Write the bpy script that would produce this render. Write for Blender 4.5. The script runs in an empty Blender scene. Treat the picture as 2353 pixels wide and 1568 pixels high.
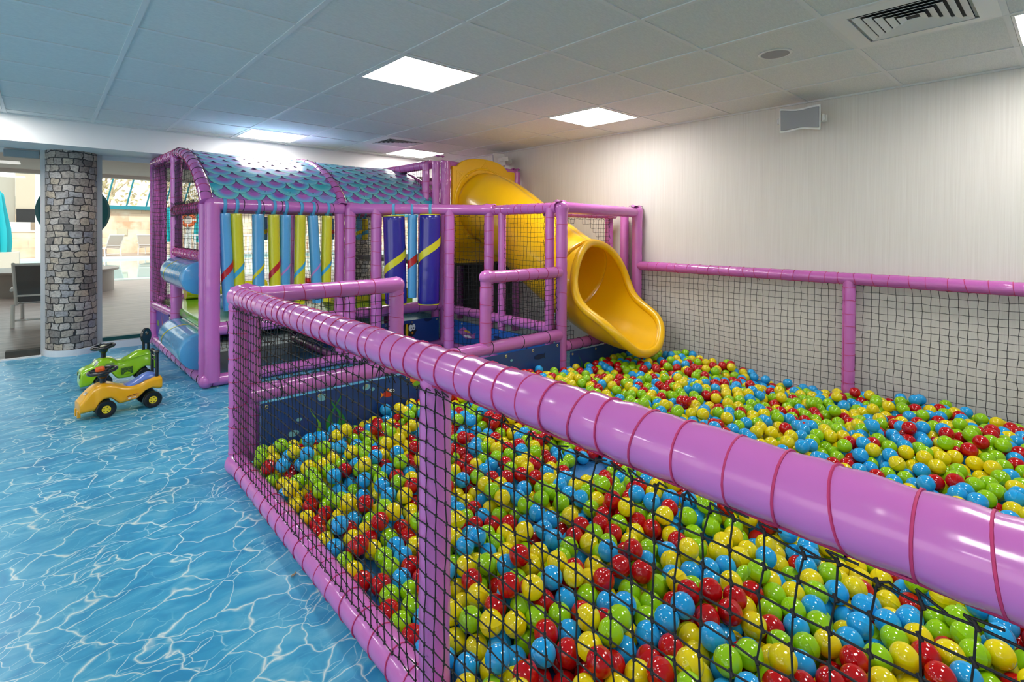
import bpy, math, random
import numpy as np
from mathutils import Vector, Matrix, Quaternion
random.seed(7); RNG = np.random.default_rng(11)
C = bpy.context.scene.collection
PI = math.pi
H_CEIL = 2.31

# ---------------------------------------------------------------- camera
def setup_camera():
    f, cy, yaw, cx, roll, pitch = 1181.46, 542.6, -.7372, 1176.5, -.0063, -.009
    c, s = math.cos(yaw), math.sin(yaw); cp, sp = math.cos(pitch), math.sin(pitch); cr, sr = math.cos(roll), math.sin(roll)
    A = np.array([[c, s, 0], [-s, c, 0], [0, 0, 1]])
    B = np.array([[1, 0, 0], [0, cp, sp], [0, -sp, cp]])
    R = np.array([[cr, 0, -sr], [0, 1, 0], [sr, 0, cr]])
    M = R @ B @ A                                   # rows: right, forward, up
    cam = bpy.data.cameras.new('camera'); o = bpy.data.objects.new('camera', cam); C.objects.link(o)
    r, fw, u = [Vector(row) for row in M]
    m = Matrix((r, u, -fw)).transposed().to_4x4(); m.translation = Vector((0, 0, 1.28))
    o.matrix_world = m
    cam.sensor_width = 36; cam.lens = 36 * f / 2353; cam.shift_y = -(784 - cy) / 2353; cam.clip_start = .02; cam.clip_end = 300
    bpy.context.scene.camera = o
    return M, f, cx, cy
CAM = setup_camera()
def proj(P):
    M, f, cx, cy = CAM
    v = (np.asarray(P, float) - np.array([0, 0, 1.28])) @ M.T
    return cx + f * v[..., 0] / v[..., 1], cy - f * v[..., 2] / v[..., 1], v[..., 1]

# ---------------------------------------------------------------- world, sun, exposure
sc = bpy.context.scene
sc.view_settings.view_transform = 'Standard'; sc.view_settings.look = 'None'
sc.view_settings.exposure = 0.2; sc.view_settings.gamma = 1.0
W = bpy.data.worlds.new('sky'); sc.world = W; W.use_nodes = True
bg = W.node_tree.nodes['Background']; bg.inputs[0].default_value = (1, .99, .98, 1); bg.inputs[1].default_value = 1.75
sl = bpy.data.lights.new('sun', 'SUN'); sl.energy = 3.0; sl.angle = .02; sl.color = (1, .95, .86)
so = bpy.data.objects.new('sun', sl); C.objects.link(so); so.rotation_euler = (math.radians(38), math.radians(-28), 0)
PANEL_L = 19.5

# ---------------------------------------------------------------- materials
def new_mat(name):
    m = bpy.data.materials.new(name); m.use_nodes = True
    return m, m.node_tree, m.node_tree.nodes['Principled BSDF']
def mat(name, col, rough=.5, metal=0, coat=0, bump=0, bscale=30, emit=None, estr=0, spec=None, var=0):
    m, nt, b = new_mat(name)
    b.inputs['Base Color'].default_value = (*col, 1); b.inputs['Roughness'].default_value = rough; b.inputs['Metallic'].default_value = metal
    b.inputs['Coat Weight'].default_value = coat; b.inputs['Coat Roughness'].default_value = .08
    if spec is not None: b.inputs['Specular IOR Level'].default_value = spec
    if emit: b.inputs['Emission Color'].default_value = (*emit, 1); b.inputs['Emission Strength'].default_value = estr
    if bump or var:
        tc = nt.nodes.new('ShaderNodeTexCoord'); n = nt.nodes.new('ShaderNodeTexNoise'); n.inputs['Scale'].default_value = bscale; n.inputs['Detail'].default_value = 3
        nt.links.new(tc.outputs['Object'], n.inputs['Vector'])
        if bump:
            bp = nt.nodes.new('ShaderNodeBump'); bp.inputs['Strength'].default_value = bump; bp.inputs['Distance'].default_value = .01
            nt.links.new(n.outputs['Fac'], bp.inputs['Height']); nt.links.new(bp.outputs[0], b.inputs['Normal'])
        if var:
            mx = nt.nodes.new('ShaderNodeMix'); mx.data_type = 'RGBA'
            mx.inputs['A'].default_value = (*[c * (1 - var) for c in col], 1); mx.inputs['B'].default_value = (*[min(1, c * (1 + var)) for c in col], 1)
            nt.links.new(n.outputs['Fac'], mx.inputs['Factor']); nt.links.new(mx.outputs['Result'], b.inputs['Base Color'])
    return m
class NB:                                           # tiny node helper
    def __init__(s, nt): s.nt = nt
    def n(s, t, **k):
        x = s.nt.nodes.new(t)
        for a, v in k.items():
            if hasattr(x, a): setattr(x, a, v)
        return x
    def l(s, a, b): s.nt.links.new(a, b)
    def math(s, op, a, b=None, c=None):
        x = s.nt.nodes.new('ShaderNodeMath'); x.operation = op
        for i, v in enumerate((a, b, c)):
            if v is None: continue
            if hasattr(v, 'is_linked') or hasattr(v, 'links'): s.nt.links.new(v, x.inputs[i])
            else: x.inputs[i].default_value = v
        return x.outputs[0]
    def mix(s, f, a, b):
        x = s.nt.nodes.new('ShaderNodeMix'); x.data_type = 'RGBA'
        for nme, v in (('Factor', f), ('A', a), ('B', b)):
            if hasattr(v, 'links'): s.nt.links.new(v, x.inputs[nme])
            else: x.inputs[nme].default_value = v if nme == 'Factor' else (*v, 1)
        return x.outputs['Result']
    def ramp(s, f, stops, interp='LINEAR'):
        x = s.nt.nodes.new('ShaderNodeValToRGB'); x.color_ramp.interpolation = interp
        e = x.color_ramp.elements
        while len(e) < len(stops): e.new(.5)
        for el, (p, c) in zip(e, stops): el.position = p; el.color = (*c, 1)
        s.nt.links.new(f, x.inputs[0]); return x.outputs[0]
    def mapping(s, v, scale=(1, 1, 1), rot=(0, 0, 0), loc=(0, 0, 0)):
        x = s.nt.nodes.new('ShaderNodeMapping'); x.inputs['Scale'].default_value = scale; x.inputs['Rotation'].default_value = rot; x.inputs['Location'].default_value = loc
        s.nt.links.new(v, x.inputs[0]); return x.outputs[0]

VINYL = mat('purple vinyl', (.56, .15, .49), .22, coat=.6, bump=.22, bscale=14)
VINYL2 = mat('purple vinyl wrinkled', (.53, .13, .45), .18, coat=.6, bump=.55, bscale=22)
CORD_R = mat('crimson cord', (.5, .03, .14), .7)
CORD_B = mat('black cord', (.008, .008, .01), .6)
NET = mat('black net', (.006, .006, .008), .7)
GOLD = mat('brass eyelet', (.6, .5, .25), .3, metal=1)
YEL = mat('yellow slide plastic', (.86, .49, .001), .3, coat=.25, bump=.03, bscale=60)
YEL2 = mat('yellow vinyl', (.66, .6, .01), .25, coat=.5, bump=.4, bscale=16)
BLUL = mat('light blue vinyl', (.085, .36, .68), .22, coat=.6, bump=.45, bscale=18)
BLUD = mat('royal blue vinyl', (.018, .012, .27), .25, coat=.5, bump=.2, bscale=10)
REDV = mat('red vinyl', (.5, .01, .015), .28, coat=.4)
LILV = mat('lilac vinyl', (.45, .2, .55), .3, coat=.3)
CYAN = mat('cyan vinyl', (.04, .38, .6), .3, coat=.3)
STRAP = mat('blue webbing', (.1, .4, .68), .5)
GREENV = mat('green vinyl', (.13, .42, .02), .2, coat=.5, bump=.1)
MATBLUE = mat('blue floor mat', (.02, .16, .42), .5, bump=.3, bscale=200)
NAVY = mat('navy banner', (.012, .05, .22), .4, coat=.2, bump=.1, bscale=10)
BLACKP = mat('black plastic', (.01, .01, .011), .22, coat=.3)
WHITE = mat('white paint', (.84, .83, .82), .5)
WHITEP = mat('white plastic', (.75, .75, .73), .35)
GREYP = mat('grey grille', (.33, .33, .345), .6)
DARK = mat('dark void', (.02, .02, .022), .8)
CHROME = mat('chrome', (.6, .6, .6), .15, metal=1)
TEAL = mat('teal painted metal', (.0, .17, .2), .4)
TEALC = mat('teal umbrella cloth', (.0, .38, .45), .6)
PANEL = mat('led diffuser', (1, 1, 1), .5, emit=(1, .97, .93), estr=PANEL_L)
BALLC = {'red': mat('red ball', (.48, .003, .005), .07, spec=.6), 'yellow': mat('yellow ball', (.77, .62, .003), .07, spec=.6),
         'green': mat('lime ball', (.28, .56, .004), .07, spec=.6), 'blue': mat('blue ball', (.015, .34, .74), .07, spec=.6)}

def water_floor():
    m, nt, b = new_mat('water print vinyl'); N = NB(nt)
    tc = N.n('ShaderNodeTexCoord').outputs['Object']
    nz = N.n('ShaderNodeTexNoise'); nz.inputs['Scale'].default_value = 3.6; nz.inputs['Detail'].default_value = 3; N.l(tc, nz.inputs['Vector'])
    sub = N.n('ShaderNodeVectorMath'); sub.operation = 'SUBTRACT'; N.l(nz.outputs['Color'], sub.inputs[0]); sub.inputs[1].default_value = (.5, .5, .5)
    scl = N.n('ShaderNodeVectorMath'); scl.operation = 'SCALE'; N.l(sub.outputs[0], scl.inputs[0]); scl.inputs['Scale'].default_value = .3
    add = N.n('ShaderNodeVectorMath'); add.operation = 'ADD'; N.l(tc, add.inputs[0]); N.l(scl.outputs[0], add.inputs[1])
    def web(scale, rot, stretch, w0, off):
        mp = N.mapping(add.outputs[0], (scale, scale * stretch, scale), (0, 0, rot), (off, off * .7, 0))
        v = N.n('ShaderNodeTexVoronoi'); v.feature = 'DISTANCE_TO_EDGE'; v.inputs['Scale'].default_value = 1; v.inputs['Randomness'].default_value = .95; N.l(mp, v.inputs['Vector'])
        nn = N.n('ShaderNodeTexNoise'); nn.inputs['Scale'].default_value = 7; N.l(tc, nn.inputs['Vector'])
        w = N.math('MULTIPLY_ADD', N.math('POWER', nn.outputs['Fac'], 3.0), w0 * 4, w0 * .25)
        q = N.math('DIVIDE', v.outputs['Distance'], w)
        return N.math('SUBTRACT', 1, N.math('SMOOTH_MIN', q, 1.0, .3)), v
    a, va = web(5.3, .75, 1.5, .045, 0.0); c, vc = web(9.5, .45, 1.7, .035, 3.1)
    a = N.math('MAXIMUM', a, 0); c = N.math('MAXIMUM', c, 0)
    msk = N.n('ShaderNodeTexNoise'); msk.inputs['Scale'].default_value = 3.1; N.l(tc, msk.inputs['Vector'])
    mm = N.ramp(msk.outputs['Fac'], [(.42, (0, 0, 0)), (.62, (1, 1, 1))])
    web_ = N.math('MAXIMUM', a, N.math('MULTIPLY', c, mm))
    big = N.n('ShaderNodeTexNoise'); big.inputs['Scale'].default_value = 5; big.inputs['Detail'].default_value = 4; big.inputs['Distortion'].default_value = 1.2
    N.l(N.mapping(tc, (1, 1.7, 1), (0, 0, .7)), big.inputs['Vector'])
    base = N.ramp(big.outputs['Fac'], [(.3, (.025, .25, .47)), (.5, (.05, .34, .55)), (.68, (.13, .44, .61))])
    glow = N.math('MULTIPLY', N.math('POWER', web_, .5), .45)
    col = N.mix(glow, base, (.16, .55, .68)); col = N.mix(N.math('POWER', web_, 2.6), col, (.72, .77, .72))
    N.l(col, b.inputs['Base Color']); b.inputs['Roughness'].default_value = .3; b.inputs['Specular IOR Level'].default_value = .35
    return m
def wallpaper():
    m, nt, b = new_mat('streaked wallpaper'); N = NB(nt)
    tc = N.n('ShaderNodeTexCoord').outputs['Object']
    a = N.n('ShaderNodeTexNoise'); a.inputs['Scale'].default_value = 1; a.inputs['Detail'].default_value = 4; N.l(N.mapping(tc, (90, 90, 1.6)), a.inputs['Vector'])
    c = N.n('ShaderNodeTexNoise'); c.inputs['Scale'].default_value = 1; c.inputs['Detail'].default_value = 2; N.l(N.mapping(tc, (260, 260, 3)), c.inputs['Vector'])
    f = N.math('MULTIPLY_ADD', c.outputs['Fac'], .5, N.math('MULTIPLY', a.outputs['Fac'], .5))
    col = N.ramp(f, [(.3, (.64, .605, .56)), (.5, (.69, .66, .615)), (.7, (.735, .71, .67))])
    N.l(col, b.inputs['Base Color']); b.inputs['Roughness'].default_value = .55
    bp = N.n('ShaderNodeBump'); bp.inputs['Strength'].default_value = .15; bp.inputs['Distance'].default_value = .003; N.l(f, bp.inputs['Height']); N.l(bp.outputs[0], b.inputs['Normal'])
    return m
def tile_mat():
    m, nt, b = new_mat('mineral ceiling tile'); N = NB(nt)
    tc = N.n('ShaderNodeTexCoord').outputs['Object']
    a = N.n('ShaderNodeTexNoise'); a.inputs['Scale'].default_value = 1; a.inputs['Detail'].default_value = 4; N.l(N.mapping(tc, (40, 200, 1)), a.inputs['Vector'])
    col = N.ramp(a.outputs['Fac'], [(.3, (.66, .68, .665)), (.7, (.76, .775, .755))])
    N.l(col, b.inputs['Base Color']); b.inputs['Roughness'].default_value = .9
    return m
def stone_mat():                                   # uses UV (metres around, metres up)
    m, nt, b = new_mat('stone cladding'); N = NB(nt)
    uv = N.n('ShaderNodeTexCoord').outputs['UV']
    nz = N.n('ShaderNodeTexNoise'); nz.inputs['Scale'].default_value = 11; nz.inputs['Detail'].default_value = 2; N.l(uv, nz.inputs['Vector'])
    sub = N.n('ShaderNodeVectorMath'); sub.operation = 'SUBTRACT'; N.l(nz.outputs['Color'], sub.inputs[0]); sub.inputs[1].default_value = (.5, .5, .5)
    scl = N.n('ShaderNodeVectorMath'); scl.operation = 'SCALE'; N.l(sub.outputs[0], scl.inputs[0]); scl.inputs['Scale'].default_value = .06
    add = N.n('ShaderNodeVectorMath'); add.operation = 'ADD'; N.l(uv, add.inputs[0]); N.l(scl.outputs[0], add.inputs[1])
    def brick(c1, c2, mo=.006):
        x = N.n('ShaderNodeTexBrick'); N.l(add.outputs[0], x.inputs['Vector']); x.offset = .43; x.squash = 1.35; x.squash_frequency = 3
        x.inputs['Scale'].default_value = 1; x.inputs['Brick Width'].default_value = .083; x.inputs['Row Height'].default_value = .066
        x.inputs['Mortar Size'].default_value = mo; x.inputs['Mortar Smooth'].default_value = .5; x.inputs['Color1'].default_value = (*c1, 1); x.inputs['Color2'].default_value = (*c2, 1)
        x.inputs['Mortar'].default_value = (.02, .018, .02, 1); return x
    bk = brick((0, 0, 0), (1, 1, 1))
    colr = N.ramp(bk.outputs['Color'], [(0, (.15, .135, .13)), (.3, (.32, .28, .25)), (.5, (.42, .35, .27)), (.7, (.24, .25, .29)), (1, (.52, .46, .4))])
    n2 = N.n('ShaderNodeTexNoise'); n2.inputs['Scale'].default_value = 45; n2.inputs['Detail'].default_value = 6; n2.inputs['Roughness'].default_value = .7; N.l(uv, n2.inputs['Vector'])
    shade = N.ramp(n2.outputs['Fac'], [(.3, (.45, .42, .4)), (.5, (1, 1, 1)), (.72, (1.5, 1.45, 1.35))])
    mu = N.n('ShaderNodeMix'); mu.data_type = 'RGBA'; mu.blend_type = 'MULTIPLY'; mu.inputs['Factor'].default_value = 1; N.l(colr, mu.inputs['A']); N.l(shade, mu.inputs['B'])
    col = N.mix(bk.outputs['Fac'], mu.outputs['Result'], (.02, .018, .02))
    N.l(col, b.inputs['Base Color']); b.inputs['Roughness'].default_value = .38
    hgt = N.math('SUBTRACT', N.math('MULTIPLY', n2.outputs['Fac'], .4), bk.outputs['Fac'])
    bp = N.n('ShaderNodeBump'); bp.inputs['Strength'].default_value = .5; bp.inputs['Distance'].default_value = .006; N.l(hgt, bp.inputs['Height']); N.l(bp.outputs[0], b.inputs['Normal'])
    return m
def pinkstone():
    m, nt, b = new_mat('pink ashlar stone'); N = NB(nt)
    tc = N.n('ShaderNodeTexCoord').outputs['Object']
    x = N.n('ShaderNodeTexBrick'); N.l(N.mapping(tc, (1, 1, 1), (PI / 2, 0, 0)), x.inputs['Vector']); x.inputs['Scale'].default_value = 1
    x.inputs['Brick Width'].default_value = 1.1; x.inputs['Row Height'].default_value = .42; x.inputs['Mortar Size'].default_value = .012
    x.inputs['Color1'].default_value = (.62, .36, .22, 1); x.inputs['Color2'].default_value = (.8, .62, .45, 1); x.inputs['Mortar'].default_value = (.55, .4, .3, 1)
    n2 = N.n('ShaderNodeTexNoise'); n2.inputs['Scale'].default_value = 1.6; n2.inputs['Detail'].default_value = 4; N.l(tc, n2.inputs['Vector'])
    col = N.mix(N.ramp(n2.outputs['Fac'], [(.4, (0, 0, 0)), (.62, (1, 1, 1))]), x.outputs['Color'], (.82, .7, .55))
    N.l(col, b.inputs['Base Color']); b.inputs['Roughness'].default_value = .7
    return m
def deck_mat():
    m, nt, b = new_mat('stone look deck'); N = NB(nt)
    tc = N.n('ShaderNodeTexCoord').outputs['Object']
    a = N.n('ShaderNodeTexNoise'); a.inputs['Scale'].default_value = 1; a.inputs['Detail'].default_value = 6; N.l(N.mapping(tc, (1.5, 14, 1), (0, 0, .25)), a.inputs['Vector'])
    col = N.ramp(a.outputs['Fac'], [(.3, (.2, .15, .13)), (.5, (.36, .29, .255)), (.7, (.5, .43, .39))])
    N.l(col, b.inputs['Base Color']); b.inputs['Roughness'].default_value = .35
    return m
def scale_mat():                                   # UV: x across (-1..1), y down from the scale's centre
    m, nt, b = new_mat('fish scale print'); N = NB(nt)
    t = N.n('ShaderNodeTexCoord'); sx = N.n('ShaderNodeSeparateXYZ'); N.l(t.outputs['UV'], sx.inputs[0])
    u, v = sx.outputs[0], sx.outputs[1]
    r = N.math('SQRT', N.math('ADD', N.math('MULTIPLY', u, u), N.math('MULTIPLY', v, v)))
    n1 = N.n('ShaderNodeTexNoise'); n1.inputs['Scale'].default_value = 3.3; n1.inputs['Detail'].default_value = 1; N.l(t.outputs['Object'], n1.inputs['Vector'])
    at = N.n('ShaderNodeAttribute'); at.attribute_name = 'tint'
    k = N.math('ADD', N.math('MULTIPLY', at.outputs['Fac'], .75), N.math('MULTIPLY', n1.outputs['Fac'], .3))
    inner = N.ramp(k, [(.2, (.3, .06, .4)), (.42, (.5, .14, .5)), (.52, (.45, .12, .48)), (.6, (.02, .34, .62)), (.7, (.03, .42, .42)), (.78, (.42, .12, .48))])
    mid = N.ramp(k, [(.2, (.05, .42, .68)), (.5, (.2, .3, .72)), (.7, (.05, .5, .52)), (.9, (.12, .36, .68))])
    rim = N.ramp(k, [(.2, (.2, .62, .56)), (.5, (.14, .5, .6)), (.9, (.2, .6, .5))])
    uu = N.math('ADD', r, N.math('MULTIPLY', u, -.16))
    f1 = N.ramp(uu, [(.3, (0, 0, 0)), (.66, (1, 1, 1))]); f2 = N.ramp(uu, [(.6, (0, 0, 0)), (.88, (1, 1, 1))]); f3 = N.ramp(r, [(.955, (0, 0, 0)), (.98, (1, 1, 1))])
    c = N.mix(f1, inner, mid); c = N.mix(f2, c, rim); c = N.mix(f3, c, (.02, .09, .16))
    N.l(c, b.inputs['Base Color']); b.inputs['Roughness'].default_value = .3; b.inputs['Coat Weight'].default_value = .35; b.inputs['Coat Roughness'].default_value = .15
    return m
def glass_mat():
    m, nt, b = new_mat('clear pane'); nt.nodes.remove(b); N = NB(nt)
    tr = N.n('ShaderNodeBsdfTransparent'); tr.inputs[0].default_value = (.96, .985, .975, 1)
    gl = N.n('ShaderNodeBsdfGlossy'); gl.inputs['Roughness'].default_value = .0
    fr = N.n('ShaderNodeFresnel'); fr.inputs[0].default_value = 1.3
    mx = N.n('ShaderNodeMixShader'); N.l(fr.outputs[0], mx.inputs[0]); N.l(tr.outputs[0], mx.inputs[1]); N.l(gl.outputs[0], mx.inputs[2])
    N.l(mx.outputs[0], nt.nodes['Material Output'].inputs[0]); return m
def mesh_cloth():
    m, nt, b = new_mat('dark sling mesh'); N = NB(nt)
    b.inputs['Base Color'].default_value = (.1, .085, .075, 1); b.inputs['Roughness'].default_value = .6
    return m
FLOORM, WALLP, TILEM, STONE, PINKS, DECK, SCALE, GLASS, SLING = water_floor(), wallpaper(), tile_mat(), stone_mat(), pinkstone(), deck_mat(), scale_mat(), glass_mat(), mesh_cloth()

# ---------------------------------------------------------------- mesh helpers
class MB:
    def __init__(s): s.v = []; s.f = []; s.m = []; s.uv = None
    def add(s, vs, fs, mi=0):
        k = len(s.v); s.v.extend([tuple(p) for p in vs]); s.f.extend([tuple(i + k for i in f) for f in fs]); s.m.extend([mi] * len(fs)); return s
    def box(s, x0, y0, z0, x1, y1, z1, mi=0, T=None):
        vs = [(x, y, z) for z in (z0, z1) for y in (y0, y1) for x in (x0, x1)]
        if T is not None: vs = [T @ Vector(v) for v in vs]
        return s.add(vs, [(0, 2, 3, 1), (4, 5, 7, 6), (0, 1, 5, 4), (2, 6, 7, 3), (0, 4, 6, 2), (1, 3, 7, 5)], mi)
    def tube(s, pts, rad, n=16, mi=0, cap=True, closed=False, flat=1.0):
        pts = [Vector(p) for p in pts]; k = len(pts); rad = rad if hasattr(rad, '__len__') else [rad] * k
        up = None; rings = []
        for i, p in enumerate(pts):
            if closed: d = pts[(i + 1) % k] - pts[i - 1]
            else: d = pts[min(i + 1, k - 1)] - pts[max(i - 1, 0)]
            d.normalize()
            if up is None:
                a = Vector((0, 0, 1)) if abs(d.z) < .9 else Vector((1, 0, 0)); up = (a - d * a.dot(d)).normalized()
            else: up = (up - d * up.dot(d)).normalized()
            sd = d.cross(up)
            rings.append([p + (up * math.cos(2 * PI * j / n) * flat + sd * math.sin(2 * PI * j / n)) * rad[i] for j in range(n)])
        vs = [q for r in rings for q in r]; fs = []
        for i in range(k if closed else k - 1):
            a = i * n; b = ((i + 1) % k) * n
            for j in range(n): fs.append((a + j, a + (j + 1) % n, b + (j + 1) % n, b + j))
        if cap and not closed: fs.append(tuple(reversed(range(n)))); fs.append(tuple((k - 1) * n + j for j in range(n)))
        return s.add(vs, fs, mi)
    def ball(s, c, r, n=12, mi=0, sc=(1, 1, 1)):
        vs = [(c[0], c[1], c[2] - r * sc[2])]; m = max(4, n // 2)
        for i in range(1, m):
            a = -PI / 2 + PI * i / m
            for j in range(n): vs.append((c[0] + r * sc[0] * math.cos(a) * math.cos(2 * PI * j / n), c[1] + r * sc[1] * math.cos(a) * math.sin(2 * PI * j / n), c[2] + r * sc[2] * math.sin(a)))
        vs.append((c[0], c[1], c[2] + r * sc[2])); fs = [(0, 1 + (j + 1) % n, 1 + j) for j in range(n)]
        for i in range(m - 2):
            for j in range(n): a = 1 + i * n; fs.append((a + j, a + (j + 1) % n, a + n + (j + 1) % n, a + n + j))
        a = 1 + (m - 2) * n; fs += [(a + j, a + (j + 1) % n, len(vs) - 1) for j in range(n)]
        return s.add(vs, fs, mi)
    def prism(s, poly, T, d, mi=0):                # poly in local xy, extruded along local z from 0 to d; T places it
        n = len(poly); vs = [T @ Vector((x, y, 0)) for x, y in poly] + [T @ Vector((x, y, d)) for x, y in poly]
        return s.add(vs, [tuple(range(n))[::-1], tuple(range(n, 2 * n))] + [(i, (i + 1) % n, n + (i + 1) % n, n + i) for i in range(n)], mi)
    def lathe(s, prof, T, n=24, mi=0):
        vs = []; fs = []; k = len(prof)
        for r, z in prof: vs += [T @ Vector((r * math.cos(2 * PI * j / n), r * math.sin(2 * PI * j / n), z)) for j in range(n)]
        for i in range(k - 1):
            for j in range(n): fs.append((i * n + j, i * n + (j + 1) % n, (i + 1) * n + (j + 1) % n, (i + 1) * n + j))
        fs.append(tuple(reversed(range(n)))); fs.append(tuple((k - 1) * n + j for j in range(n)))
        return s.add(vs, fs, mi)
    def build(s, name, mats, parent=None, smooth=True, bevel=0, uv=None):
        me = bpy.data.meshes.new(name); me.from_pydata(s.v, [], s.f); me.update()
        for m_ in (mats if isinstance(mats, (list, tuple)) else [mats]): me.materials.append(m_)
        me.polygons.foreach_set('material_index', s.m)
        if uv is not None:
            l = me.uv_layers.new(name='UVMap'); lv = np.zeros(len(me.loops), int); me.loops.foreach_get('vertex_index', lv)
            l.data.foreach_set('uv', np.asarray(uv, float)[lv].ravel())
        o = bpy.data.objects.new(name, me); C.objects.link(o)
        if smooth: me.shade_smooth() if hasattr(me, 'shade_smooth') else None
        if smooth and hasattr(me, 'set_sharp_from_angle'): me.set_sharp_from_angle(angle=math.radians(42))
        if bevel:
            b = o.modifiers.new('bevel', 'BEVEL'); b.width = bevel; b.segments = 3; b.limit_method = 'ANGLE'; b.angle_limit = math.radians(40)
        if parent: o.parent = parent; o.matrix_parent_inverse = parent_inv(parent)
        return o
def world_of(p):
    if p is None: return Matrix.Identity(4)
    basis = Matrix.Translation(p.location) @ p.rotation_euler.to_matrix().to_4x4() @ Matrix.Diagonal((*p.scale, 1))
    return world_of(p.parent) @ (p.matrix_parent_inverse if p.parent else Matrix.Identity(4)) @ basis
def parent_inv(p): return world_of(p).inverted()
def tag(o, label, cat, group=None, kind=None):
    o['label'] = label; o['category'] = cat
    if group: o['group'] = group
    if kind: o['kind'] = kind
    return o
def thing(name, label, cat, loc=(0, 0, 0), group=None):
    o = bpy.data.objects.new(name, None); C.objects.link(o); o.location = loc; o.empty_display_size = .1
    return tag(o, label, cat, group)
def struct(name, mb, mats, smooth=False, parent=None, **k):
    o = mb.build(name, mats, parent, smooth, **k); o['kind'] = 'structure' if parent is None else 'structure'
    return o
def dup(root, delta=None, label=None, group=None):
    r = root.copy(); C.objects.link(r)
    if label: r['label'] = label
    if group: r['group'] = group
    def rec(a, b):
        for ch in a.children:
            c = ch.copy(); C.objects.link(c); c.parent = b; rec(ch, c)
    rec(root, r)
    if delta is not None: r.location = root.location + Vector(delta)
    return r
def frame_T(o, x, y, z):                           # columns are local axes
    m = Matrix((Vector(x).normalized(), Vector(y).normalized(), Vector(z).normalized())).transposed().to_4x4(); m.translation = Vector(o); return m

def pipe(parent, name, p0, p1, r=.05, cord=None, step=.1, m=None, phase=.5, joint=(0, 0), wob=.0015, side=2.6):
    """foam sleeve around a frame pipe, pinched a little under every lashing"""
    p0, p1 = Vector(p0), Vector(p1); L = (p1 - p0).length; d = (p1 - p0) / L
    n = max(1, int(L / step)); pts = []; rad = []
    k = max(2, int(L / .025)); ph = (L - (n - 1) * L / n) * phase
    rings = [(i + .5) * L / n + random.uniform(-.01, .01) for i in range(n)] if cord else []
    for i in range(k + 1):
        t = L * i / k; rr = r + random.uniform(-wob, wob)
        for q in rings:
            if abs(q - t) < .02: rr -= .0022 * (1 - abs(q - t) / .02)
        for a, on in ((0, joint[0]), (L, joint[1])):
            if on and abs(t - a) < .09: rr += .009 * (1 - abs(t - a) / .09)
        pts.append(p0 + d * t); rad.append(rr)
    mb = MB(); mb.tube(pts, rad, 24)
    for a, on in ((p0, joint[0]), (p1, joint[1])):
        if on: mb.ball(a, r * 1.13, 20)
    o = mb.build(name, m or VINYL, parent)
    if cord:
        a = Vector((0, 0, 1)) if abs(d.z) < .9 else Vector((1, 0, 0)); u = (a - d * a.dot(d)).normalized(); w = d.cross(u)
        def ring(q, nn=20, rr=r - .0005):
            sk = random.uniform(-.012, .012)
            return [p0 + d * (q + sk * math.cos(2 * PI * j / nn + s0)) + (u * math.cos(2 * PI * j / nn + s0) + w * math.sin(2 * PI * j / nn + s0)) * rr for j in range(nn)]
        s0 = side if cord == 'r' else 0
        if cord == 'r':                             # one continuous cord: round, along, round again
            path = []
            for q in rings: g = ring(q); path += g + [g[0] + d * .002]
            MB().tube(path, .0021, 5).build('lashing_cord', CORD_R, o)
        else:
            for q in rings: MB().tube(ring(q), .003, 6, closed=True).build('cable_tie', CORD_B, o)
    return o

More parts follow.
